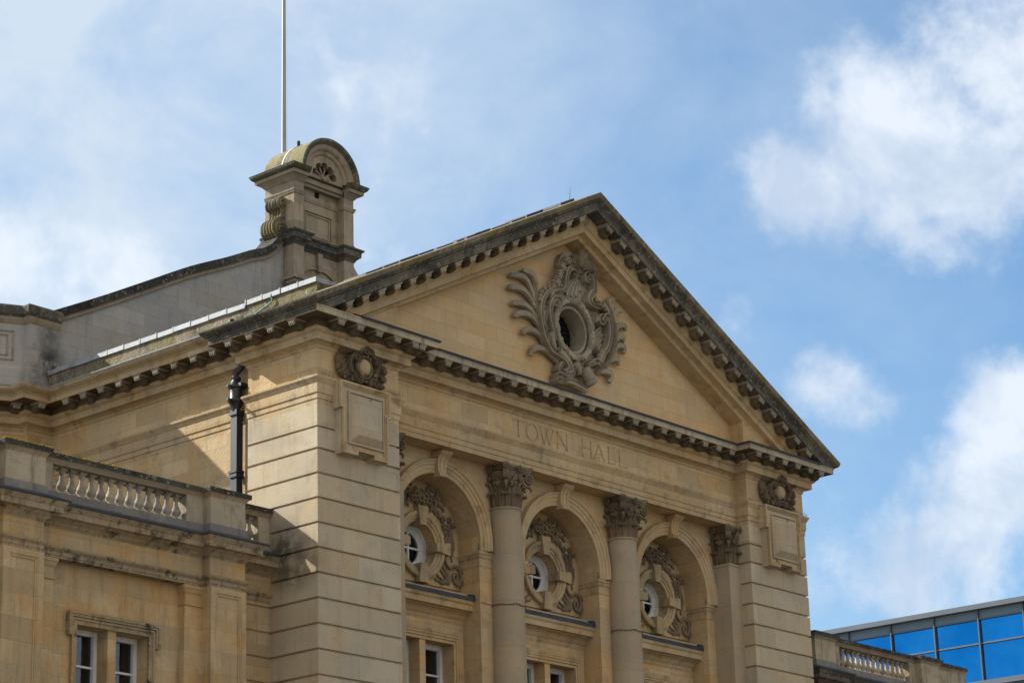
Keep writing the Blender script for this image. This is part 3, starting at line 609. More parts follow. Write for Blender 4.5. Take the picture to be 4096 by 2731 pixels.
# ------------------------------------------------------------------ arcade wall
SP = -.94; RI = 1.43; ZB = -17; BAY = (CX-4.47, CX, CX+4.47)
outer = [(PW-.1, ZB)]; 
for c in BAY:
    outer += [(c-RI, ZB)]+[(c-RI, SP)]+[(c+RI*cos(pi-pi*i/32), SP+RI*sin(pi*i/32)) for i in range(1, 32)]+[(c+RI, SP), (c+RI, ZB)]
outer += [(XR0+.1, ZB), (XR0+.1, 1.25), (PW-.1, 1.25)]
plate('arcade_wall', outer, [], .93, 1.62, 'ashlar', TH)
MB().box(PW-.1, D1+.02, 1.021, XR0+.1, 1.3, 1.04).box(PW-.1, D1+.12, 1.05, XR0+.1, 1.5, 3.0).build('architrave_soffit', 'plain_stone', TH)
AVP = [(RI-.0, .95), (RI+.0, .875), (RI+.015, .865), (RI+.10, .862), (RI+.105, .845), (RI+.19, .842), (RI+.20, .82), (RI+.25, .80), (RI+.27, .80), (RI+.285, .77), (RI+.32, .765), (RI+.33, .80), (RI+.33, .95)]
IMP = [(-.05, -1.50), (.004, -1.50), (.015, -1.48), (.015, -1.42), (.004, -1.41), (.004, -1.30), (.03, -1.27), (.05, -1.20), (.07, -1.19), (.07, -1.13), (-.05, -1.12)]
for bi, c in enumerate(BAY):
    AR = part('arch')
    b = MB().ring(AVP, (c, SP), 48, 0, pi)
    for s in (-1, 1):
        bb = MB().add([(c+s*r, y, z) for z in (SP, -1.12) for r, y in AVP], [(j, j+1, len(AVP)+j+1, len(AVP)+j) for j in range(len(AVP)-1)]); b.merge(bb)
    b.build('archivolt', 'moulding_stone', AR, True)
    for s in (-1, 1):
        e = c+s*RI; o = c+s*2.0
        pth = [(o, .93), (e, .93), (e, 1.62)] if s < 0 else [(e, 1.62), (e, .93), (o, .93)]
        MB().sweep(pth, IMP).build('impost', 'moulding_stone', AR)
    kp = [(.93, .40), (.745, .40), (.71, .43), (.71, .47), (.74, .52), (.755, .62), (.74, .74), (.69, .84), (.62, .91), (.57, .95), (.57, 1.0), (.93, 1.0)]
    b = MB()
    for dx0, dx1, ins in ((-.17, .17, 0),):
        n_ = len(kp); vs = []
        for sx in (-1, 1):
            for y, z in kp: w = .125+(z-.42)*.11; vs.append((c+sx*w, y, z))
        b.add(vs, [tuple(range(n_)), tuple(range(n_, 2*n_))]+[(i, (i+1) % n_, n_+(i+1) % n_, n_+i) for i in range(n_)])
    for dx in (-.07, .07): b.tube([(c+dx*(.8+(z-.42)*.9), y-.004, z) for y, z in kp[2:9]], .016, 6)
    b.tube([(c-.19, .63, .955), (c+.19, .63, .955)], .05, 8).tube([(c-.135, .735, .42), (c+.135, .735, .42)], .03, 8)
    b.build('keystone', 'moulding_stone', AR)
    # back of the arch and the round window
    OW = part('oculus_window')
    ZO = -1.10; RO = .56
    bp_ = [(c-1.6, -2.25), (c+1.6, -2.25), (c+1.6, .75), (c-1.6, .75)]
    plate('back_wall', bp_, [[(c+RO*cos(a*2*pi/40), ZO+RO*sin(a*2*pi/40)) for a in range(40)]], 1.60, 2.35, 'ashlar', OW)
    MB().ring([(RO, 1.9), (RO, 1.52), (RO+.03, 1.50), (RO+.07, 1.50), (RO+.075, 1.475), (RO+.13, 1.47), (RO+.14, 1.44), (RO+.20, 1.42), (RO+.24, 1.44), (RO+.26, 1.62)], (c, ZO), 48).build('moulded_ring', 'ring_stone', OW, True)
    for a in (0, pi/2, pi, 3*pi/2):
        b = MB()
        ca, sa = cos(a), sin(a); vs = []
        for y in (1.38, 1.7):
            for r, w in ((RO-.10, .10), (RO+.36, .17 if abs(sa) > .5 else .15)):
                for s_ in (-1, 1): vs.append((c+ca*r-sa*w*s_, y, ZO+sa*r+ca*w*s_))
        b.add(vs, [(0, 1, 3, 2), (4, 5, 7, 6), (0, 1, 5, 4), (2, 3, 7, 6), (0, 2, 6, 4), (1, 3, 7, 5)])
        b.build('voussoir', 'ring_stone', OW)
    MB().ring([(.575, 1.95), (.575, 1.82), (.51, 1.82), (.50, 1.88), (.46, 1.88), (.45, 1.90), (.40, 1.90), (.38, 1.92), (.38, 1.97)], (c, ZO), 40).box(c-.022, 1.89, ZO-.40, c+.022, 1.94, ZO+.40).box(c-.40, 1.895, ZO-.022, c+.40, 1.935, ZO+.022).build('window_frame', 'white_paint', OW, True)
    MB().pxz([(c+.5*cos(a*2*pi/32), ZO+.5*sin(a*2*pi/32)) for a in range(32)], 1.945, 1.955).build('window_pane', 'window_glass', OW)
    # carved surround
    b = MB()
    for s in (-1, 1):
        X = lambda x: c+s*x
        def st(pts, r, y=1.50, fl=.8, n=5):
            p = smooth_path([(X(x), y, z) for x, z in pts], n); k = len(p)
            rr = [r[min(int(i*len(r)/k), len(r)-1)] for i in range(k)] if isinstance(r, (list, tuple)) else r
            b.tube(p, rr, 7, fl)
        st([(.86, -.92), (.93, -.76), (1.0, -.84), (.93, -.93), (.90, -.84)], .032)
        st([(.84, -1.2), (.90, -1.42), (1.05, -1.50), (1.20, -1.44), (1.36, -1.50), (1.42, -1.68), (1.32, -1.84), (1.18, -1.82), (1.14, -1.68), (1.24, -1.62), (1.28, -1.70), (1.22, -1.73)], [.03, .04, .05, .05, .05, .045, .04, .03])
        st([(.78, -1.28), (.90, -1.48), (1.06, -1.56), (1.2, -1.5)], .02, 1.46)
        st([(1.36, -1.5), (1.47, -1.68), (1.37, -1.88), (1.2, -1.9)], .018, 1.45)
        for (x0, z0, x1, z1, w) in ((.95, -1.88, .72, -1.60, .05), (1.0, -1.86, .80, -1.50, .05), (1.02, -1.84, .92, -1.56, .045), (.9, -1.9, .62, -1.76, .045), (.85, -1.9, .55, -1.86, .04), (1.0, -1.9, .82, -1.82, .05)):
            st([(x0, z0), ((x0+x1)/2+.04, (z0+z1)/2), (x1, z1), (x1-.03, z1+.05)], [w, w*.9, w*.7, w*.4], 1.52)
        st([(.66, -1.88), (.74, -1.93), (.82, -1.88), (.78, -1.80), (.72, -1.84)], .022, 1.50)
        # side drapery and tail
        st([(1.02, -.45), (1.08, -.8), (1.07, -1.1), (1.12, -1.35)], [.05, .035, .045, .02], 1.52); st([(1.10, -.5), (1.18, -.9), (1.16, -1.2)], [.03, .05, .02], 1.54)
        # flowers
        for (x, z, r) in ((.80, -.36, .085), (.94, -.52, .075), (1.04, -.34, .08), (1.16, -.46, .075), (.86, -.58, .06), (.92, -.68, .06), (.82, -.50, .05)):
            for k in range(5): b.ball((X(x+.6*r*cos(k*1.257)), 1.49, z+.6*r*sin(k*1.257)), r*.48, (1, .8, 1), 6, 4)
            b.ball((X(x), 1.45, z), r*.38, (1, 1, 1), 6, 4)
        st([(.40, .12), (.55, .02), (.52, -.15), (.66, -.22), (.70, -.34)], [.06, .05, .045, .05, .04]); st([(.55, .20), (.66, .10), (.62, -.02), (.78, -.06), (.86, -.16)], [.05, .05, .035, .03])
        st([(.36, .22), (.34, .02), (.42, -.12), (.38, -.24)], [.035, .05, .03]); st([(.25, .30), (.38, .34), (.48, .28), (.60, .30)], [.04, .05, .03]); st([(.2, .1), (.3, -.05), (.5, -.2), (.6, -.3)], .03)
        st([(.60, .30), (.72, .16), (.80, .12), (.90, -.02)], [.04, .05, .03, .02])
    for (x, z, r) in ((0, .02, .12), (-.15, .10, .10), (.16, .09, .10), (-.27, -.02, .09), (.27, -.01, .09), (-.12, -.10, .08), (.13, -.10, .08), (0, .19, .07), (-.38, .06, .07), (.38, .06, .07), (-.20, .22, .06), (.22, .22, .06)):
        for k in range(6): b.ball((c+x+.62*r*cos(k*1.047+x), 1.44, z+.62*r*sin(k*1.047+x)), r*.46, (1, .9, 1), 6, 4)
        b.ball((c+x, 1.38, z), r*.36, (1, 1, 1), 6, 4)
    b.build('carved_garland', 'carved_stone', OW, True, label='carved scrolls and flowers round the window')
    # wing slab behind the scrolls
    pts = [(-1.38, -2.0), (1.38, -2.0), (1.38, -1.2), (1.28, -.8), (1.12, -.3), (.85, .2), (.5, .40), (-.5, .40), (-.85, .2), (-1.12, -.3), (-1.28, -.8), (-1.38, -1.2)]
    plate('window_apron', [(c+x, z) for x, z in pts], [[(c+(RO+.1)*cos(a*2*pi/32), ZO+(RO+.1)*sin(a*2*pi/32)) for a in range(32)]], 1.55, 1.62, 'moulding_stone', OW)
    # sill cornice and the window below
    SC = [(1.6, -2.95), (1.49, -2.86), (1.46, -2.80), (1.46, -2.75), (1.42, -2.71), (1.38, -2.64), (1.33, -2.60), (1.27, -2.58), (1.26, -2.56), (1.16, -2.555), (1.155, -2.43), (1.12, -2.40), (1.10, -2.325), (1.6, -2.31)]
    MB().pyz(SC, c-RI-.01, c+RI+.01).pyz([(1.12, -2.235), (1.24, -2.15), (1.7, -1.99), (1.7, -2.235)], c-RI-.01, c+RI+.01).build('sill_cornice', 'moulding_stone', AR)
    MB().box(c-RI-.01, 1.075, -2.328, c+RI+.01, 1.6, -2.236).box(c+RI-.16, 1.09, -2.24, c+RI, 1.5, -2.17).build('lead_flashing', 'dark_lead', AR)
    WN = part('twin_window')
    x0, xm0, xm1, x1, zt = c-1.06, c-.10, c+.10, c+1.06, -3.34
    plate('window_wall', rect(c-RI-.05, -17, c+RI+.05, -2.80), [rect(x0, -6.2, xm0, zt), rect(xm1, -6.2, x1, zt)], 1.49, 1.95, 'ashlar', WN)
    fr = MB()
    for o, y in ((.06, 1.462), (.14, 1.448), (.21, 1.43), (.27, 1.42)):
        fr.box(x0-o, y, zt+o-.07, x1+o, 1.5, zt+o).box(x0-o, y, -6.3, x0-o+.07, 1.5, zt+o-.07).box(x1+o-.07, y, -6.3, x1+o, 1.5, zt+o-.07)
    fr.build('window_surround', 'moulding_stone', WN)
    for a, d in ((x0, xm0), (xm1, x1)):
        fb = MB(); t = .10
        fb.box(a, 1.84, zt-.12, d, 1.96, zt).box(a, 1.84, -6.2, a+t, 1.96, zt-.12).box(d-t, 1.84, -6.2, d, 1.96, zt-.12)
        fb.box(a+.27, 1.865, -6.2, a+.30, 1.93, zt-.12) if False else None
        mx = (a+d)/2
        fb.box(mx-.14-.02, 1.87, -6.2, mx-.14+.02, 1.93, zt-.12)
        for z in (-4.06, -4.80, -5.5): fb.box(a+t, 1.875, z-.02, d-t, 1.925, z+.02)
        fb.build('window_frame', 'white_paint', WN); MB().box(a+.05, 1.93, -6.2, d-.05, 1.935, zt-.05).build('window_pane', 'window_glass', WN); MB().box(a+.42, 2.02, -6.2, a+.60, 2.05, zt-.05).build('curtain', 'curtain', WN)
MB().box(PW, 2.4, -17, XR0, 2.5, 2.9).build('interior_wall', 'interior', TH)
# ------------------------------------------------------------------ capitals and columns
def capital(square=False):
    b = MB(); r0 = .365
    if square: b.box(-.34, -.34, 0, .34, .34, .9)
    else: b.lathe([(r0, 0), (r0, .5), (.40, .75), (.47, .88), (.47, .9)], seg=28)
    def leaf(ang, h, w, r, curl):
        cl = [(r, 0), (r+.02, .25*h), (r+.035, .55*h), (r+.06, .8*h), (r+.11, .95*h), (r+.11+curl*.5, h), (r+.11+curl, .96*h), (r+.115+curl, .86*h), (r+.09+curl*.8, .80*h)]
        ww = [.75, .85, .95, 1.0, .95, .85, .75, .6, .3]; rows = []
        for (rr, z), q_ in zip(cl, ww):
            for k in range(9):
                u = (k-4)/4; ser = 1+.10*sin(z/h*22); ridge = .018*cos(u*3*pi)+.012*(1-abs(u))
                out = rr+ridge-abs(u)**2*.045; lat = u*w*q_*ser
                rows.append((out*cos(ang)-lat*sin(ang), out*sin(ang)+lat*cos(ang), z))
        b.add(rows, [(i*9+j, i*9+j+1, (i+1)*9+j+1, (i+1)*9+j) for i in range(8) for j in range(8)])
        for k in (-3, -2, -1, 0, 1, 2, 3):
            lat = k*w*.24; rr = r+.11+curl*.75; b.ball((rr*cos(ang)-lat*sin(ang), rr*sin(ang)+lat*cos(ang), h*.93), .026, (1, 1, 1.1), 6, 4)
    for i in range(8):
        a = i*pi/4; k = 1.0
        if square: k = min(1/abs(cos(a)) if abs(cos(a)) > .3 else 9, 1/abs(sin(a)) if abs(sin(a)) > .3 else 9)
        leaf(a+pi/8*0, .36, .125, r0*k, .05)
    for i in range(8):
        a = i*pi/4+pi/8; leaf(a, .64, .12, r0*(1.1 if square else 1), .07)
    for i in range(4):
        a = pi/4+i*pi/2; d = Vector((cos(a), sin(a), 0)); t = Vector((-sin(a), cos(a), 0))
        sp = spiral((.60, .76), .115, .02, 1.6, 2.0, -1, 24); path = [(.38, .50), (.43, .66), (.50, .80)]+sp
        for off in (-.045, 0, .045):
            b.tube([tuple(d*r_+t*off+Vector((0, 0, z))) for r_, z in path], [.028]*len(path), 6)
        b.ball(tuple(d*.60+Vector((0, 0, .76))), .045)
        b.tube([tuple(d*r_+Vector((0, 0, z))) for r_, z in ((.42, .45), (.50, .60), (.60, .60), (.66, .52), (.64, .46))], [.03, .04, .05, .04, .02], 7)
    for i in range(4):
        a = i*pi/2; d = Vector((cos(a), sin(a), 0)); t = Vector((-sin(a), cos(a), 0))
        for s in (-1, 1):
            sp = spiral((.10*s, .74), .075, .012, 1.5, pi/2+s*.6, s, 18)
            b.tube([tuple(d*.46+t*lx+Vector((0, 0, z))) for lx, z in [(.26*s, .50), (.20*s, .66)]+sp], .02, 6)
            b.ball(tuple(d*.47+t*(.13*s)+Vector((0, 0, .60))), .04)
        for k in range(8): b.ball(tuple(d*.53+t*(.065*cos(k*pi/4))+Vector((0, 0, .955+.065*sin(k*pi/4)))), .034, (1, 1, 1), 6, 4)
        b.ball(tuple(d*.56+Vector((0, 0, .955))), .035)
    def abacus(k, z0, z1):
        pts = []
        for i in range(4):
            a = pi/4+i*pi/2
            c0 = Vector((.66*k*cos(a), .66*k*sin(a))); t = Vector((-sin(a), cos(a)))*.055; c1 = Vector((.66*k*cos(a+pi/2), .66*k*sin(a+pi/2)))
            pts.append(tuple(c0-t)); pts.append(tuple(c0+t))
            mid = (c0+c1)/2; inn = mid.normalized()*(.40*k)
            for q_ in (.17, .33, .5, .67, .83):
                p = (1-q_)**2*c0+2*q_*(1-q_)*(2*inn-mid)+q_*q_*c1; pts.append(tuple(p))
        b.pxy(pts, z0, z1)
    abacus(.96, .885, .93); abacus(1.03, .93, .985); abacus(1.08, .985, 1.055)
    return b
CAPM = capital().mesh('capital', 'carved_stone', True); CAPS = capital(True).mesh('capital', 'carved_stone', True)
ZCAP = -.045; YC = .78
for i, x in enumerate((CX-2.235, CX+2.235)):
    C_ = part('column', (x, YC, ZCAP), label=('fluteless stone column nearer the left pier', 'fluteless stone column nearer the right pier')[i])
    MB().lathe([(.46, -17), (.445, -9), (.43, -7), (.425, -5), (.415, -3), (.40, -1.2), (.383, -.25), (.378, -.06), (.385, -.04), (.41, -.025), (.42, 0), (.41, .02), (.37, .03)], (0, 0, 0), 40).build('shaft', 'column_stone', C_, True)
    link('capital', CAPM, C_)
    b = MB().tube([(.425*cos(-pi+pi*2*k/40), .425*sin(-pi+pi*2*k/40), -2.36+.015*sin(k)) for k in range(41)], .008, 5)
    for k in range(30): a = 2*pi*k/30; b.ball((.43*cos(a), .43*sin(a), -2.37-.01*(k % 3)), .012, (1, 1, 1), 5, 3)
    b.build('net_cable', 'cast_iron', C_)
for i, (x, a, d) in enumerate(((PW+.02, PW-.1, PW+.50), (XR0-.02, XR0-.50, XR0+.1))):
    C_ = part('pilaster', (x, YC+.02, ZCAP))
    MB().box(a-x, .35-YC-.02, -17, d-x, .3, -.04).box(a-x-.02, .33-YC-.02, -.055, d-x+.02, .3, -.0).build('shaft', 'column_stone', C_)
    link('capital', CAPS, C_)
MB().tube([(7.5, .93-.012, -2.40), (7.88, .925, -2.42), (7.89, .93, -2.42)], .006, 4).tube([(5.9+.4, .92, -2.37), (6.7, .92, -2.38)], .006, 4).build('net_cable', 'cast_iron', TH)
# ------------------------------------------------------------------ lettering
b = MB(); yl = D1-.008; z0, z1 = 1.77, 2.19
def seg(x0, za_, x1, zb_, w):
    dx, dz = x1-x0, zb_-za_; l = sqrt(dx*dx+dz*dz); nx, nz = -dz/l*w/2, dx/l*w/2
    b.pxz([(x0+nx, za_+nz), (x1+nx, zb_+nz), (x1-nx, zb_-nz), (x0-nx, za_-nz)], yl, D1+.01)
tk, th = .038, .016
def serif(x, z, w=.09): seg(x-w/2, z, x+w/2, z, .014)
def vst(x, t): seg(x, z0, x, z1, t); serif(x, z0+.007); serif(x, z1-.007)
zm = (z0+z1)/2
seg(7.04, z1-.01, 7.42, z1-.01, th); seg(7.04, z1, 7.04, z1-.06, th); seg(7.42, z1, 7.42, z1-.06, th); seg(7.23, z0, 7.23, z1, tk); serif(7.23, z0+.007)
for k in range(28):
    a0, a1 = 2*pi*k/28, 2*pi*(k+1)/28; w = th+(tk-th)*abs(cos((a0+a1)/2)); seg(7.74+.21*cos(a0), zm+.21*sin(a0), 7.74+.21*cos(a1), zm+.21*sin(a1), w)
for xa1, xb1, t in ((8.04, 8.19, tk), (8.34, 8.19, th), (8.24, 8.39, tk), (8.54, 8.39, th)): seg(xa1, z1, xb1, z0, t)
for x in (8.04, 8.30, 8.54): serif(x, z1-.007)
vst(8.70, th); vst(9.06, th); seg(8.70, z1, 9.06, z0, tk)
b.build('word', 'letter_stone', TH, label='carved word TOWN'); b = MB()
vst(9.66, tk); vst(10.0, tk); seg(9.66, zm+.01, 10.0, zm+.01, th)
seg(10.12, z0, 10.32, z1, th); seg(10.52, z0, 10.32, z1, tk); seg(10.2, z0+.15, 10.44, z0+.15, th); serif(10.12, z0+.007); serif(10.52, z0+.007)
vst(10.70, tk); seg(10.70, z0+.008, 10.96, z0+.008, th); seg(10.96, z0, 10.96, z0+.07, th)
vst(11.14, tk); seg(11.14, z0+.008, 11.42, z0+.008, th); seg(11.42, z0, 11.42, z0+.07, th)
b.build('word', 'letter_stone', TH, label='carved word HALL')
# ------------------------------------------------------------------ big cartouche (relief strokes in metres from the centre line)
BIG = {'leaves': [[(-1.48, 5.47), (-1.49, 5.78), (-1.62, 6.03), (-1.92, 6.06), (-1.96, 6.01)], [(-1.54, 5.33), (-1.75, 5.72), (-1.99, 5.88), (-2.38, 5.83), (-2.4, 5.77)], [(-1.53, 5.17), (-1.81, 5.45), (-2.1, 5.55), (-2.46, 5.49), (-2.47, 5.44)], [(-1.47, 4.87), (-1.74, 5.09), (-2.05, 5.16), (-2.36, 5.1), (-2.38, 5.05)], [(-1.37, 4.65), (-1.66, 4.89), (-2.01, 4.92), (-2.29, 4.82), (-2.34, 4.73)], [(-1.18, 4.32), (-1.45, 4.5), (-1.76, 4.55), (-1.99, 4.47), (-2.04, 4.36)], [(-0.75, 3.92), (-1.19, 4.13), (-1.56, 4.13), (-1.74, 4.0), (-1.76, 3.87)], [(1.46, 5.54), (1.5, 5.87), (1.39, 6.04), (1.57, 6.15), (1.64, 6.16)], [(1.52, 5.36), (1.56, 5.69), (1.7, 5.89), (1.86, 5.92), (1.88, 5.87)], [(1.55, 5.04), (1.64, 5.35), (1.82, 5.51), (2.02, 5.51), (2.04, 5.42)], [(1.54, 4.88), (1.65, 5.1), (1.82, 5.19), (1.93, 5.16), (1.92, 5.08)], [(1.53, 4.71), (1.68, 4.91), (1.86, 4.95), (1.95, 4.87), (1.92, 4.77)], [(1.15, 4.21), (1.36, 4.45), (1.56, 4.54), (1.7, 4.49), (1.68, 4.41)], [(0.71, 3.95), (1.0, 4.08), (1.27, 4.11), (1.37, 4.0), (1.29, 3.85)]],
'stems': [[(-1.52, 5.84), (-1.56, 5.51), (-1.46, 5.1), (-1.37, 4.68), (-1.18, 4.35), (-0.92, 4.06), (-0.63, 3.89)], [(1.12, 5.94), (1.36, 5.87), (1.49, 5.61), (1.58, 5.24), (1.51, 4.8), (1.26, 4.36), (0.71, 3.94)]],
'straps': [[(-0.5, 5.95), (-0.97, 5.77), (-1.26, 5.49), (-1.37, 5.12), (-1.3, 4.73), (-1.18, 4.41), (-0.91, 4.19), (-0.51, 4.06), (-0.35, 3.88), (-0.52, 3.73), (-0.75, 3.74), (-0.61, 3.95)], [(-0.76, 3.73), (-0.48, 3.66), (-0.25, 3.74), (-0.19, 3.88)], [(-0.8, 5.43), (-0.66, 5.46), (-0.64, 5.57), (-0.77, 5.61), (-0.94, 5.47), (-1.02, 5.23), (-0.99, 4.96), (-0.89, 4.67), (-0.83, 4.49)], [(-0.72, 5.65), (-0.81, 5.73), (-0.98, 5.59)], [(0.02, 6.47), (0.09, 6.45), (0.1, 6.55), (-0.04, 6.61), (-0.23, 6.51), (-0.31, 6.33), (-0.35, 6.16), (-0.4, 5.96), (-0.6, 5.83)], [(0.52, 6.48), (0.57, 6.46), (0.53, 6.56), (0.46, 6.53), (0.45, 6.4), (0.57, 6.39)], [(0.51, 6.59), (0.68, 6.62), (0.76, 6.47), (0.77, 6.18), (0.65, 6.09), (0.54, 5.93), (0.58, 5.81), (0.82, 5.77), (1.01, 5.79)], [(1.04, 5.47), (1.12, 5.52), (1.02, 5.56), (0.94, 5.45), (1.04, 5.39), (1.24, 5.62), (1.35, 5.42), (1.33, 5.05), (1.19, 4.7), (0.99, 4.59), (0.84, 4.62), (0.95, 4.73)], [(1.12, 5.98), (1.28, 5.85), (1.34, 5.64)], [(0.76, 6.02), (0.68, 5.87), (0.92, 5.9)], [(-1.28, 5.2), (-1.21, 5.16), (-1.27, 4.89), (-1.17, 4.66)], [(-1.13, 4.52), (-1.09, 4.31), (-0.92, 4.16), (-0.73, 4.26)], [(-0.77, 3.47), (-0.54, 3.49), (-0.26, 3.52), (0.07, 3.47), (0.32, 3.44)], [(-0.88, 3.54), (-0.76, 3.6), (-0.72, 3.51), (-0.82, 3.43), (-0.49, 3.44)], [(0.48, 4.13), (0.73, 4.28), (0.91, 4.19)]],
'horns': [[(0.99, 4.61), (0.93, 4.42), (0.84, 4.21)], [(-1.01, 4.64), (-0.95, 4.43), (-0.84, 4.22)], [(-0.09, 4.06), (0.05, 3.93), (0.08, 3.8)], [(0.73, 5.43), (0.89, 5.44)], [(-0.73, 4.23), (-0.41, 4.08), (-0.23, 3.93)]],
'shell': [[(0.23, 6.41), (-0.11, 6.19), (-0.33, 5.96)], [(0.23, 6.41), (-0.02, 6.15), (-0.2, 5.87)], [(0.24, 6.39), (0.1, 6.15), (-0.01, 5.87)], [(0.26, 6.4), (0.22, 6.14), (0.16, 5.94)], [(0.28, 6.4), (0.35, 6.27), (0.34, 6.12)], [(0.65, 4.9), (0.92, 5.15), (1.15, 5.34)], [(0.66, 4.83), (0.97, 5.07), (1.17, 5.18)], [(0.66, 4.77), (0.96, 4.94), (1.17, 5.05)], [(0.68, 4.71), (0.9, 4.81), (1.1, 4.89)]],
'crest': [[(0.21, 6.76), (0.27, 6.97), (0.23, 7.14)], [(0.21, 6.76), (0.07, 6.85), (-0.07, 6.94)], [(0.21, 6.76), (0.36, 6.96), (0.38, 7.11)], [(0.16, 6.71), (-0.08, 6.75), (-0.13, 6.67)], [(0.25, 6.74), (0.4, 6.84), (0.36, 6.93)], [(0.15, 6.68), (0.16, 6.84), (0.08, 6.98)], [(0.35, 6.74), (0.55, 6.84), (0.69, 6.81), (0.73, 6.66)], [(0.37, 6.7), (0.54, 6.74), (0.66, 6.68)]],
'husks': [(-0.29, 6.71), (-0.36, 6.71), (-0.54, 6.52), (-0.51, 6.46), (-0.64, 6.3), (-0.67, 6.21), (-0.75, 6.05), (-0.73, 6.0), (-0.87, 5.92), (-1.05, 5.84), (-1.22, 5.76), (-1.33, 5.64), (-1.39, 5.52), (-1.42, 5.42), (0.74, 6.01), (0.83, 5.91), (0.97, 5.89), (1.11, 5.85), (1.21, 5.79), (0.62, 6.8), (0.71, 6.7), (0.77, 6.61), (-0.04, 5.69), (0.05, 5.72), (0.15, 5.71), (-0.14, 5.7)]}
CT = part('cartouche', label='large carved crest round the pediment opening')
def strokes(b, lists, rad, y, fl, dx=0, dz=0, ox=CX, n=6, grooves=0, seg_=8):
    for pts in lists:
        p = smooth_path([(ox+x+dx, y, z+dz) for x, z in pts], n); k = len(p)
        rr = [rad[0]+(rad[1]-rad[0])*min(1, i/(k*.5)) if i < k*.5 else rad[1]+(rad[2]-rad[1])*(i-k*.5)/(k*.5) for i in range(k)]
        b.tube(p, rr, seg_, fl, nrm=(0, 1, 0))
        if grooves:
            for s in ((-.45, .45) if grooves == 2 else (-.6, 0, .6)):
                q_ = []
                for i, v in enumerate(p):
                    t = (p[min(i+1, k-1)]-p[max(i-1, 0)]).normalized(); nrm_ = Vector((-t.z, 0, t.x)); q_.append(v+nrm_*rr[i]*s+Vector((0, -rr[i]*fl*.75, 0)))
                b.tube(q_, [r*.22 for r in rr], 5)
def ribbon(b, lists, rad, y, dep, dx=0, dz=0, ox=CX, n=6, lift=0, kind=0):
    cs = {0: [(-1, -.5), (-1, .45), (-.78, .8), (-.42, .28), (-.12, .62), (.12, .95), (.42, .35), (.75, .7), (1, .3), (1, -.5)],      # leaf: rolled edges, mid rib
          1: [(-1, -.6), (-1, .9), (-.66, 1.0), (-.5, .45), (.5, .45), (.66, 1.0), (1, .9), (1, -.6)]}[kind]                       # strap: raised fillets, sunk field
    m_ = len(cs)
    for pts in lists:
        p = smooth_path([(ox+x+dx, y, z+dz) for x, z in pts], n); k = len(p); vs = []
        for i, v in enumerate(p):
            t = (p[min(i+1, k-1)]-p[max(i-1, 0)]); t = t.normalized() if t.length > 1e-6 else Vector((1, 0, 0)); nr = Vector((-t.z, 0, t.x)); q = i/(k-1)
            r = rad[0]+(rad[1]-rad[0])*min(1, q*2) if q < .5 else rad[1]+(rad[2]-rad[1])*(q*2-1)
            up_ = lift*sin(q*pi*.5)*dep
            for u, h in cs: vs.append(v+nr*(u*r)+Vector((0, -(h*dep+up_), 0)))
        b.add(vs, [(i*m_+j, i*m_+(j+1) % m_, (i+1)*m_+(j+1) % m_, (i+1)*m_+j) for i in range(k-1) for j in range(m_)]+[tuple(range(m_)), tuple(range((k-1)*m_, k*m_))])
b = MB(); strokes(b, BIG['leaves'], (.05, .092, .05), .31, 1.0, .12, .04, grooves=3); ribbon(b, BIG['stems'], (.04, .06, .04), .33, .13, .13, .05, kind=0)
b.build('palm_fronds', 'crest_stone', CT, True)
b = MB(); ribbon(b, BIG['straps'], (.055, .075, .045), .27, .15, .03, 0, n=8, kind=1); strokes(b, BIG['straps'], (.04, .055, .035), .38, 1.4, .12, .05)
b.build('strapwork', 'crest_stone', CT, True)
for h_ in BIG['horns']:
    b = MB(); strokes(b, [h_], (.12, .09, .05), .22, 1.1, .03, 0, seg_=12)
    p_ = smooth_path([(CX+x+.03, .22, z) for x, z in h_], 4)
    for q_ in range(0, len(p_), 2):
        t_ = (p_[min(q_+1, len(p_)-1)]-p_[max(q_-1, 0)]).normalized(); r_ = .125-.07*q_/len(p_); a_ = t_.orthogonal().normalized(); c_ = t_.cross(a_)
        b.tube([p_[q_]+a_*(r_*cos(k*pi/6))+c_*(r_*sin(k*pi/6)) for k in range(13)], .014, 5)
    b.build('horn', 'crest_stone', CT, True)
b = MB().tube([(CX+.28, .20, 3.98), (CX+.52, .16, 3.66), (CX+.56, .15, 3.60)], [.15, .18, .14], 14); b.tube([(CX+.47, .17, 3.72), (CX+.52, .16, 3.65)], [.20, .20], 14); b.build('quiver', 'crest_stone', CT, True)
MB().tube([(CX-.78, .3, 3.50), (CX-.3, .24, 3.53), (CX+.32, .2, 3.40)], [.07, .08, .07], 9).build('base_scroll', 'crest_stone', CT, True)
b = MB(); ribbon(b, BIG['shell'][:5], (.03, .06, .07), .36, .08, .06, 0, kind=1); b.pxz([(CX+.0+.5*cos(a*pi/10), 6.58+.46*sin(a*pi/10)) for a in range(11)], .25, .44); b.build('shell', 'crest_stone', CT)
b = MB(); ribbon(b, BIG['shell'][5:], (.03, .05, .06), .36, .08, .06, 0, kind=1); b.build('shell', 'crest_stone', CT)
b = MB(); ribbon(b, BIG['crest'], (.07, .09, .03), .20, .12, .0, 0, lift=.6, kind=0); b.build('acanthus_crest', 'crest_stone', CT, True)
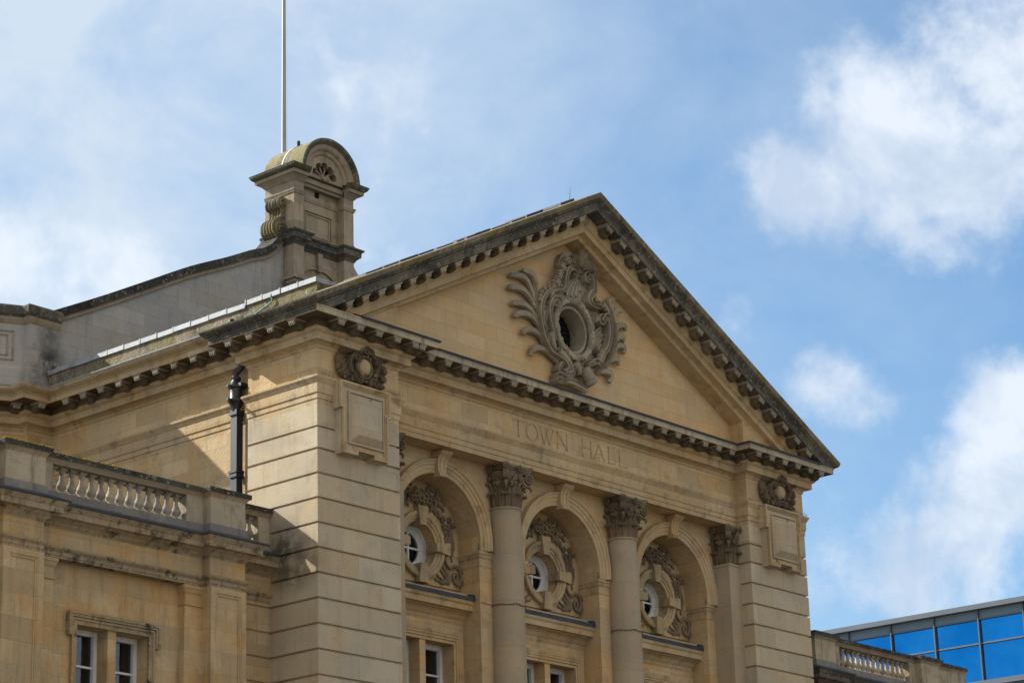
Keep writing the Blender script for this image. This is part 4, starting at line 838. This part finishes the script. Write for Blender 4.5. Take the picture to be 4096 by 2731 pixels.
for i, (x, z) in enumerate(BIG['husks']):
    r = .10 if i < 8 else .055; b = MB()
    b.ball((CX+x+.03, .2, z), r, (1, 1.2, 1), 8, 6)
    for k in range(5): b.tube([(CX+x+.03+r*.2*cos(k*1.257+i), .2-r*1.2, z+r*.2*sin(k*1.257+i)), (CX+x+.03+r*.75*cos(k*1.257+i), .2-r*1.05, z+r*.75*sin(k*1.257+i)), (CX+x+.03+r*1.1*cos(k*1.257+i), .2-r*.3, z+r*1.1*sin(k*1.257+i))], [.25*r, .32*r, .15*r], 5)
    b.build('husk', 'crest_stone', CT, True)
# wreath
b = MB(); cx_, cz_ = OC[0], OC[1]
b.ring([(.53, .9), (.53, .30), (.555, .28), (.59, .29), (.60, .32), (.63, .33), (.63, .44)], (cx_, cz_), 48, sz=1.06)
pts = [(cx_+.70*cos(2*pi*i/60), .24, cz_+.75*sin(2*pi*i/60)) for i in range(61)]
b.tube(pts, [.082+.012*sin(i*1.9) for i in range(61)], 10)
for i in range(110):
    a = 2*pi*i/110*1.0; rr = .70+random.uniform(-.05, .05); b.ball((cx_+rr*cos(a), .175+random.uniform(-.01, .02), cz_+rr*1.07*sin(a)), .036, (1, .7, 1.2), 6, 4)
for k in range(8):
    a = 2*pi*k/8+.25
    for da in (-.04, .04): b.tube([(cx_+(.70+.095*cos(t))*cos(a+da+.12*cos(t)), .24-.095*sin(t), cz_+(.70+.095*cos(t))*1.07*sin(a+da+.12*cos(t))) for t in [pi*j/8 for j in range(9)]], .018, 5)
b.build('wreath', 'crest_stone', CT, True)
plate('crest_ground', [(CX+x, z) for x, z in [(-1.0, 5.7), (-1.22, 5.3), (-1.2, 4.8), (-1.0, 4.4), (-.6, 4.05), (-.2, 3.8), (.3, 3.8), (.8, 4.1), (1.2, 4.6), (1.32, 5.1), (1.2, 5.6), (.9, 5.85), (.75, 6.4), (.5, 6.75), (0, 6.7), (-.3, 6.4), (-.5, 5.95)]], [[(cx_+.6*cos(a*2*pi/32), cz_+.64*sin(a*2*pi/32)) for a in range(32)]], .375, .44, 'crest_stone', CT)
# ------------------------------------------------------------------ pier crests and panels
SM = {'leaves': [[(1.12, 2.42), (0.98, 2.45), (0.81, 2.41), (0.67, 2.32)], [(0.86, 2.23), (0.67, 2.13), (0.55, 1.96), (0.51, 2.03)], [(0.83, 2.17), (0.66, 1.98), (0.55, 1.82)], [(0.86, 2.03), (0.72, 1.87), (0.61, 1.79)], [(0.86, 1.97), (0.77, 1.84), (0.86, 1.8)], [(0.72, 2.31), (0.67, 2.4), (0.75, 2.48)], [(1.91, 2.41), (1.99, 2.45), (2.05, 2.38)], [(1.96, 2.29), (1.99, 2.15), (1.93, 2.08)], [(1.9, 2.07), (1.96, 1.96), (1.9, 1.88)], [(1.81, 1.84), (1.87, 1.77), (1.92, 1.72)], [(0.8, 1.77), (0.91, 1.73), (0.86, 1.70)], [(0.72, 1.79), (0.83, 1.73), (0.94, 1.72)], [(.62, 2.30), (.55, 2.15), (.60, 2.0)], [(.95, 1.95), (.9, 1.82), (1.0, 1.74)]],
'straps': [[(1.18, 2.29), (1.21, 2.32), (1.16, 2.33), (1.11, 2.27), (1.18, 2.24), (1.27, 2.32), (1.2, 2.37), (1.06, 2.33), (0.97, 2.2), (0.97, 2.03), (1.05, 1.9), (1.22, 1.86), (1.3, 1.79), (1.42, 1.8)], [(1.05, 1.78), (1.09, 1.78), (1.07, 1.81), (1.01, 1.77), (1.08, 1.74), (1.12, 1.84), (1.05, 1.93)], [(1.47, 2.51), (1.5, 2.49), (1.51, 2.54), (1.44, 2.54), (1.41, 2.47), (1.5, 2.45), (1.57, 2.53), (1.45, 2.57), (1.31, 2.5), (1.27, 2.39)], [(1.54, 2.55), (1.64, 2.53), (1.68, 2.4), (1.76, 2.42)], [(1.83, 2.31), (1.86, 2.33), (1.82, 2.35), (1.8, 2.29), (1.86, 2.26), (1.92, 2.34), (1.85, 2.38), (1.75, 2.32)], [(1.9, 2.26), (1.83, 2.1), (1.76, 1.96), (1.7, 1.92)], [(1.22, 1.76), (1.26, 1.72), (1.3, 1.77), (1.25, 1.8), (1.19, 1.74), (1.26, 1.72), (1.39, 1.81), (1.53, 1.78), (1.64, 1.87)], [(1.53, 1.78), (1.58, 1.72), (1.64, 1.79)], [(1.75, 1.79), (1.7, 1.76), (1.78, 1.73), (1.84, 1.81), (1.76, 1.85)]],
'balls': [(1.21, 1.97), (1.42, 1.94), (1.53, 1.95), (1.7, 1.96), (1.48, 2.35), (1.56, 2.32), (1.76, 1.96), (1.42, 1.76), (1.56, 1.77), (1.3, 1.75), (.75, 1.74), (.98, 1.72)]}
PO = [(.47, 1.62), (2.06, 1.62), (2.06, .99), (1.98, .99), (1.98, -.04), (1.53, -.04), (1.53, .06), (1.01, .06), (1.01, -.04), (.55, -.04), (.55, .99), (.47, .99)]
def inset(k, j=0): return [(1.3+(x-1.3)*(1-k/.8), z+(-k if z > 1.5 else (k if z < .5 else (k*.9 if True else 0)))) for x, z in PO]
for i, ox in enumerate((0, XR0)):
    CR = part('pier_crest', label=('carved crest on the left pier', 'carved crest on the right pier')[i])
    sh = -.05
    b = MB(); ribbon(b, SM['leaves'], (.05, .085, .03), -.05, .09, .03, .0, ox=ox, n=5, lift=.8, kind=0); ribbon(b, SM['straps'], (.03, .038, .028), -.16, .09, -.10, -.02, ox=ox, n=5, kind=1)
    for x, z in SM['balls']: b.ball((ox+x-.1, -.22, z-.02), .035)
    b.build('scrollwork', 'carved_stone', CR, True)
    b = MB().ball((ox+1.33, -.10, 2.09), .20, (.95, .95, 1.1), 20, 12); b.build('boss', 'moulding_stone', CR, True)
    b = MB().tube([(ox+1.33+.235*cos(2*pi*k/32), -.16, 2.09+.265*sin(2*pi*k/32)) for k in range(33)], .03, 7, 1.6)
    b.pxz([(ox+1.33+.5*cos(2*pi*k/24), 2.08+.40*sin(2*pi*k/24)) for k in range(24)], -.05, .01)
    b.build('crest_ground', 'carved_stone', CR, True)
    PP = part('pier_panel', label=('raised stone tablet on the left pier', 'raised stone tablet on the right pier')[i])
    b = MB().pxz([(ox+x, z) for x, z in PO], -.20, .06)
    b.build('tablet', 'pier_stone', PP)
    b = MB()
    def frame(poly_o, poly_i, y, y2):
        n_ = len(poly_o); vs = [(ox+x, y, z) for x, z in poly_o]+[(ox+x, y, z) for x, z in poly_i]+[(ox+x, y2, z) for x, z in poly_o]+[(ox+x, y2, z) for x, z in poly_i]
        b.add(vs, [(k, (k+1) % n_, n_+(k+1) % n_, n_+k) for k in range(n_)]+[(k, (k+1) % n_, 2*n_+(k+1) % n_, 2*n_+k) for k in range(n_)]+[(n_+k, n_+(k+1) % n_, 3*n_+(k+1) % n_, 3*n_+k) for k in range(n_)])
    def ins(k):
        o_ = []
        for x, z in PO:
            xx = x+(k if x < 1.3 else -k) if not (1.0 < x < 1.6) else x+(k if x > 1.3 else -k)
            zz = z-k if z > 1.5 else z+k
            o_.append((xx, zz))
        return o_
    frame(PO, ins(.05), -.27, -.19); frame(ins(.05), ins(.085), -.245, -.19); frame(ins(.085), ins(.115), -.222, -.19)
    b.build('tablet_border', 'moulding_stone', PP)
    b = MB().pxz(rect(ox+.78, .24, ox+1.82, 1.38), -.215, -.19)
    b.build('tablet_margin', 'pier_stone', PP)
    b = MB().add([(ox+.80, -.216, .26), (ox+1.80, -.216, .26), (ox+1.80, -.216, 1.36), (ox+.80, -.216, 1.36), (ox+.93, -.34, .41), (ox+1.70, -.34, .41), (ox+1.70, -.34, 1.29), (ox+.93, -.34, 1.29)],
                 [(0, 1, 5, 4), (1, 2, 6, 5), (2, 3, 7, 6), (3, 0, 4, 7), (4, 5, 6, 7)])
    for (xa1, za1, xb1, zb1) in ((.74, .20, 1.86, .235), (.74, 1.385, 1.86, 1.42), (.74, .235, .775, 1.385), (1.825, .235, 1.86, 1.385)): b.box(ox+xa1, -.25, za1, ox+xb1, -.20, zb1)
    b.build('raised_field', 'pier_stone', PP)
    MB().tube(smooth_path([(ox+1.30, -.3, 1.33), (ox+1.33, -.37, 1.31), (ox+1.31, -.38, 1.26), (ox+1.27, -.37, 1.26)], 4), .007, 5).build('iron_hook', 'cast_iron', label=('small bent iron hook at the top of the left pier tablet', 'small bent iron hook at the top of the right pier tablet')[i], cat='hook', group='hooks on the pier tablets')
    # bird spikes on the string course
    b = MB()
    def spikes(x0, x1, y, n_, fixed=None):
        for k in range(n_):
            t = random.random(); px_, py = (x0+(x1-x0)*t, y) if fixed is None else (fixed, x0+(x1-x0)*t)
            b.tube([(px_, py, 1.65), (px_+random.uniform(-.07, .07), py+random.uniform(-.05, .05), 1.65+random.uniform(.09, .17))], .0020, 3)
    spikes(ox+.0, ox+.48, -.06, 26); spikes(ox+2.12, ox+2.72, -.06, 44)
    if i == 0: spikes(.0, .4, 0, 9, -.08)
    b.build('bird_spikes', 'spike_wire', label=('wire bird spikes along the ledge of the left pier', 'wire bird spikes along the ledge of the right pier')[i], cat='bird spikes', group='bird spikes on the pier ledges')
# ------------------------------------------------------------------ side wings
def baluster_mesh():
    b = MB(); h = .56
    pf = [(.075, .045), (.05, .07), (.055, .09), (.10, .13), (.112, .17), (.10, .215), (.065, .28), (.048, .35), (.044, .41), (.06, .43), (.06, .45), (.05, .46), (.062, .49), (.08, .515)]
    b.lathe(pf, seg=14); b.box(-.09, -.09, 0, .09, .09, .045).box(-.085, -.085, .515, .085, .085, h)
    return b.mesh('baluster', 'baluster_stone', True)
BAL = baluster_mesh()
WPATH = [(-9.5, 1.14), (-7.7, 1.14), (-7.7, .93), (-6.7, .93), (-6.7, 1.14), (-2.27, 1.14), (-2.27, .93), (-1.27, .93), (-1.27, 1.49), (.15, 1.49)]
def wing(mir, shift):
    X = (lambda x: x) if not mir else (lambda x: XR1+shift-x)
    def P_(pth): p = [(X(x), y) for x, y in pth]; return p if not mir else p[::-1]
    WG = part('side_wing', label=('lower wing with a balustrade left of the pier', 'lower wing with a balustrade right of the pier')[mir])
    wp = P_(WPATH)
    MB().sweep(wp, [(-.2, -3.26), (0, -3.26), (.0, -3.215), (.015, -3.21), (.018, -3.14), (.04, -3.12), (.075, -3.09), (.085, -3.05), (-.2, -3.04)]).build('architrave', 'wing_moulding', WG)
    MB().sweep(wp, [(-.25, -3.045), (0, -3.045), (0, -2.66), (-.25, -2.66)]).build('frieze', 'wing_stone', WG)
    MB().sweep(wp, [(-.25, -2.665), (0, -2.665), (.02, -2.63), (.07, -2.585), (.08, -2.565), (.15, -2.52), (.18, -2.50), (.27, -2.48), (.272, -2.37), (.29, -2.355), (.33, -2.30), (.36, -2.26), (-.25, -2.10)]).build('cornice', 'wing_moulding' if not mir else 'weathered_stone', WG, label='weather stained cornice of the wing')
    MB().sweep(wp, [(.2, -2.20), (.37, -2.265), (.385, -2.25), (.375, -2.225), (.05, -2.085), (-.1, -2.07)]).build('lead_flashing', 'dark_lead', WG)
    MB().sweep(wp, [(-.40, -2.12), (.045, -2.12), (.04, -1.93), (.0, -1.90), (-.40, -1.90)]).build('plinth', 'plinth_stone', WG)
    CPF = [(-.40, -1.335), (.0, -1.335), (.02, -1.30), (.045, -1.27), (.06, -1.245), (.10, -1.235), (.105, -1.14), (.09, -1.125), (-.40, -1.12)]
    # coping with a slightly uneven, crusted top
    MB().sweep(wp, CPF[:6]+[(-.4, -1.235)]).build('coping_moulding', 'bell_stone', WG)
    MB().sweep(wp, CPF[5:]).build('coping', 'black_coping', WG, label='black crusted coping of the balustrade')
    dies = [(-7.71, -6.36, .935), (-2.77, -1.27, .935), (-.36, .1, 1.495), (-9.5, -7.7, 1.145)]
    b = MB()
    for x0, x1, y in [(-7.70, -6.70, .93), (-6.70, -6.36, 1.14), (-2.77, -2.27, 1.14), (-2.27, -1.27, .93), (-1.27, -1.05, 1.49), (-.36, .12, 1.49), (-9.5, -7.7, 1.14)]:
        xa_, xb_ = sorted((X(x0), X(x1))); MB().box(xa_, y, -1.92, xb_, y+.36, -1.33).build('pedestal', 'pedestal_stone', WG)
    for k in range(14):
        o = link('baluster', BAL, WG); o.location = (X(-6.36+3.59*(k+.5)/14), 1.33, -1.90)
    for k in range(3): o = link('baluster', BAL, WG); o.location = (X(-.36-.69*(k+.5)/3), 1.67, -1.90)
    # walls
    b = MB()
    for x0, x1, y in ((-9.5, -7.7, 1.14), (-7.70, -6.70, .93), (-2.27, -1.27, .93)):
        xa_, xb_ = sorted((X(x0), X(x1))); b.box(xa_, y, -17, xb_, 2.0, -3.264)
    b.build('wing_pilaster', 'wing_stone', WG)
    b = MB()
    for x0, x1 in ((-7.70, -6.70), (-2.27, -1.27)):
        xa_, xb_ = sorted((X(x0), X(x1)))
        for o, y in ((.0, .885), (.13, .895), (.17, .905)):
            t = .13 if o == 0 else .035
            b.box(xa_+o+.0, y, -3.42-o+.02, xb_-o, .935, -3.28-o) if o == 0 else b.box(xa_+o, y, -3.42-o+.13, xb_-o, .935, -3.42-o+.165)
            b.box(xa_+o, y, -17, xa_+o+t, .935, -3.42-o+(.13 if o else .02)); b.box(xb_-o-t, y, -17, xb_-o, .935, -3.42-o+(.13 if o else .02))
    b.build('pilaster_panel', 'wing_stone', WG)
    # channelled strip against the pier
    pr2 = [(-.1, -3.26), (0, -3.26)]
    for k in range(6, 30): z = -.5558*k; pr2 += [(0, z+.024), (-.04, z+.014), (-.04, z-.02), (0, z-.028)]
    MB().sweep(P_([(-1.3, 1.49), (.1, 1.49)]), pr2+[(0, -17), (-.1, -17)]).build('channelled_strip', 'wing_stone', WG)
    b = MB()
    for x0, x1 in ((-6.70, -6.22), (-2.75, -2.26)):
        xa_, xb_ = sorted((X(x0), X(x1))); b.box(xa_, 1.18, -17, xb_, 1.5, -3.24)
        pth = [(xa_, 1.5), (xa_, 1.18), (xb_, 1.18), (xb_, 1.5)]
        b.sweep(pth, [(-.02, -3.27), (.065, -3.275), (.065, -3.34), (.05, -3.35), (.03, -3.42), (.0, -3.46), (-.02, -3.47)]).sweep(pth, [(-.02, -3.66), (.03, -3.665), (.03, -3.70), (-.02, -3.71)])
    b.build('minor_pilaster', 'wing_stone', WG)
    WW = (-5.48, -4.64, -4.42, -3.58, -4.48)
    hs = []
    for a, d in ((WW[0], WW[1]), (WW[2], WW[3])):
        xa_, xb_ = sorted((X(a), X(d))); hs.append(rect(xa_, -6.6, xb_, WW[4]))
    xa_, xb_ = sorted((X(-6.5), X(-2.5)))
    plate('wing_wall', rect(xa_, -17, xb_, -3.2), hs, 1.37, 1.80, 'wing_stone', WG)
    b = MB(); z = WW[4]
    for o, t, y in ((.0, .09, 1.315), (.09, .05, 1.29), (.15, .05, 1.265), (.20, .05, 1.24)):
        xa_, xb_ = sorted((X(WW[0]-o), X(WW[3]+o)))
        b.box(xa_-t, y, z+o, xb_+t, 1.375, z+o+t)
        zb = -6.8 if o < .15 else -4.72
        b.box(xa_-t, y, zb, xa_, 1.375, z+o).box(xb_, y, zb, xb_+t, 1.375, z+o)
    b.build('window_surround', 'wing_moulding', WG)
    for a, d in ((WW[0], WW[1]), (WW[2], WW[3])):
        xa_, xb_ = sorted((X(a), X(d))); t = .09; zt = WW[4]
        b = MB().box(xa_, 1.70, zt-.10, xb_, 1.80, zt).box(xa_, 1.70, -6.6, xa_+t, 1.80, zt-.10).box(xb_-t, 1.70, -6.6, xb_, 1.80, zt-.10)
        mx = (xa_+xb_)/2-.14 if not mir else (xa_+xb_)/2; b.box(mx-.02, 1.73, -6.6, mx+.02, 1.78, zt-.1)
        for zz in (-5.22, -5.95): b.box(xa_+t, 1.735, zz-.022, xb_-t, 1.775, zz+.022)
        WF = link('window', b.mesh('window', 'white_paint'), TH); MB().box(xa_+.24, 1.88, -6.6, xa_+.38, 1.90, zt-.03).build('curtain', 'curtain', WG); WF2 = link('window_pane', MB().box(xa_+.03, 1.785, -6.6, xb_-.03, 1.79, zt-.03).mesh('window_pane', 'window_glass'), WF)
    MB().box(*sorted((X(-9.4), X(.1)))[:1], 2.2, -17, sorted((X(-9.4), X(.1)))[1], 9, -2.3).build('wing_interior', 'interior', WG)
    return X
wing(0, 0); wing(1, .27)
# moss tufts along the left coping
b = MB()
for k in range(150):
    x = -7.75+random.random()**1.8*3.8; y = .84 if x < -6.6 else 1.05
    b.ball((x, y+random.uniform(0, .1), -1.118), random.uniform(.012, .034), (1.8, 1, .7), 5, 3)
b.build('lichen', 'yellow_lichen', kind='stuff', label='yellow lichen crusting the balustrade coping', cat='lichen')
# ------------------------------------------------------------------ flagpole, rod, drainpipe
FP = empty('flagpole', (10.5, 12, 5.6), label='tall white flagpole rising behind the bellcote', cat='flagpole')
MB().lathe([(.09, 0), (.08, 6), (.072, 8), (.052, 13.5), (.038, 18.5), (0, 18.5)], seg=20).build('pole', 'pole_paint', FP, True)
MB().lathe([(.20, 0), (.20, .12), (.13, .18), (.12, .3)], seg=20).build('base_collar', 'cast_iron', FP, True)
MB().tube([(0.13, -.02, .4), (.10, -.02, 9), (.07, -.02, 18.3)], .008, 4).tube([(.0, -.15, 1.2), (.13, -.03, 1.25)], .015, 4).build('halyard', 'pole_paint', FP)
RD = MB().tube([(0, 0, -.05), (.06, 0, .48)], [.018, .006], 6).ball((0, 0, 0), .035).build('lightning_rod', 'copper_green', label='thin green copper lightning rod near the pediment apex', cat='rod', loc=(8.60, -.35, 8.02))
DP = empty('drainpipe', (.02, 2.62, -6), label='black cast iron drainpipe with a moulded hopper beside the sunny pier', cat='drainpipe')
def dp(b, name): o = b.build(name, 'cast_iron', DP, True); o.location = (0, 0, 0); o.matrix_parent_inverse = Matrix.Translation(Vector((-.02, -2.62, 6))); return o
px_, py_ = .02, 2.62
dp(MB().box(px_-.09, py_-.10, -6, px_+.10, py_+.10, 1.36), 'pipe')
dp(MB().box(px_-.12, py_-.125, 1.30, px_+.12, py_+.125, 1.36).box(px_-.11, py_-.115, 1.36, px_+.12, py_+.115, 1.42), 'pipe_collar')
dp(MB().box(px_-.13, py_-.135, -.06, px_+.12, py_+.135, .0).box(px_-.12, py_-.125, -.16, px_+.12, py_+.125, -.09).box(px_-.105, py_-.115, -.09, px_+.12, py_+.115, -.06), 'pipe_collar')
dp(MB().lathe([(.10, 1.40), (.115, 1.48), (.16, 1.58), (.195, 1.62), (.195, 1.66), (.16, 1.68), (.15, 1.70), (.15, 1.92), (.19, 1.94), (.195, 1.98), (.15, 2.02), (.12, 2.10), (.10, 2.14), (.115, 2.17), (.115, 2.20), (.09, 2.21)], (px_-.02, py_, 0), 20), 'hopper')
dp(MB().box(px_-.30, py_-.035, 1.61, px_-.15, py_+.035, 1.66), 'hopper_lug'); dp(MB().box(px_-.30, py_-.04, 1.94, px_-.15, py_+.04, 1.98), 'hopper_lug'); dp(MB().box(px_-.1, py_-.24, 1.95, px_+.13, py_+.0, 2.03), 'hopper_lug')
dp(MB().tube(smooth_path([(px_-.04, py_, 2.15), (px_-.04, py_, 2.28), (px_-.0, py_-.12, 2.40), (px_, py_-.17, 2.52), (px_, py_-.17, 2.7)], 5), .075, 12), 'elbow')
# ------------------------------------------------------------------ office building far right
A0 = Vector((62.2, 27.9, 0)); a_ = radians(-87.1); dA = Vector((cos(a_), sin(a_), 0)); nA = Vector((dA.y, -dA.x, 0))
if nA.x > 0: nA = -nA
OB = empty('office_building', (A0.x, A0.y, -17), label='modern office block with bright blue glass panels beyond the right wing', cat='building')
def ob(b, name, mat, **k):
    b.xf(lambda s, o, z: tuple(A0+dA*s+nA*o+Vector((0, 0, z)))); o_ = b.build(name, mat, OB, **k); o_.matrix_parent_inverse = Matrix.Translation(Vector((-A0.x, -A0.y, 17))); return o_
s0, s1 = -13.5, 22.0
ob(MB().box(s0, -14, -17, s1, -.25, 8.9), 'core', 'office_trim')
ob(MB().box(s0, -.4, 8.79, s1, .30, 9.02).box(s0, -.3, 9.02, s1, .1, 9.06), 'parapet_trim', 'office_trim')
ob(MB().box(s0, -.3, 5.25, s1, .25, 5.50), 'floor_band', 'office_trim')
ob(MB().box(s0, -.1, 7.20, s1, .06, 7.27), 'transom', 'office_trim'); ob(MB().box(s0, -.1, 8.33, s1, .06, 8.38), 'transom', 'office_trim')
ms = [.59+2.292*k for k in range(-6, 10)]
for s_ in ms: ob(MB().box(s_-.027, -.1, -17, s_+.027, .11, 8.80), 'mullion', 'office_trim')
for s_ in ms[:-1]:
    ob(MB().box(s_+.04, -.12, 8.38, s_+2.25, .0, 8.78), 'spandrel_panel', 'office_grey'); ob(MB().box(s_+.04, -.12, 7.27, s_+2.25, -.04, 8.33), 'glass_pane', 'office_glass')
    ob(MB().box(s_+.04, -.12, 5.50, s_+2.25, -.04, 7.20), 'glass_pane', 'office_glass'); ob(MB().box(s_+.04, -.12, 4.3, s_+2.25, .0, 5.25), 'spandrel_panel', 'office_grey')
ob(MB().box(8.1, -.02, 4.3, 8.6, .14, 5.25), 'coloured_panel', 'tan_panel')
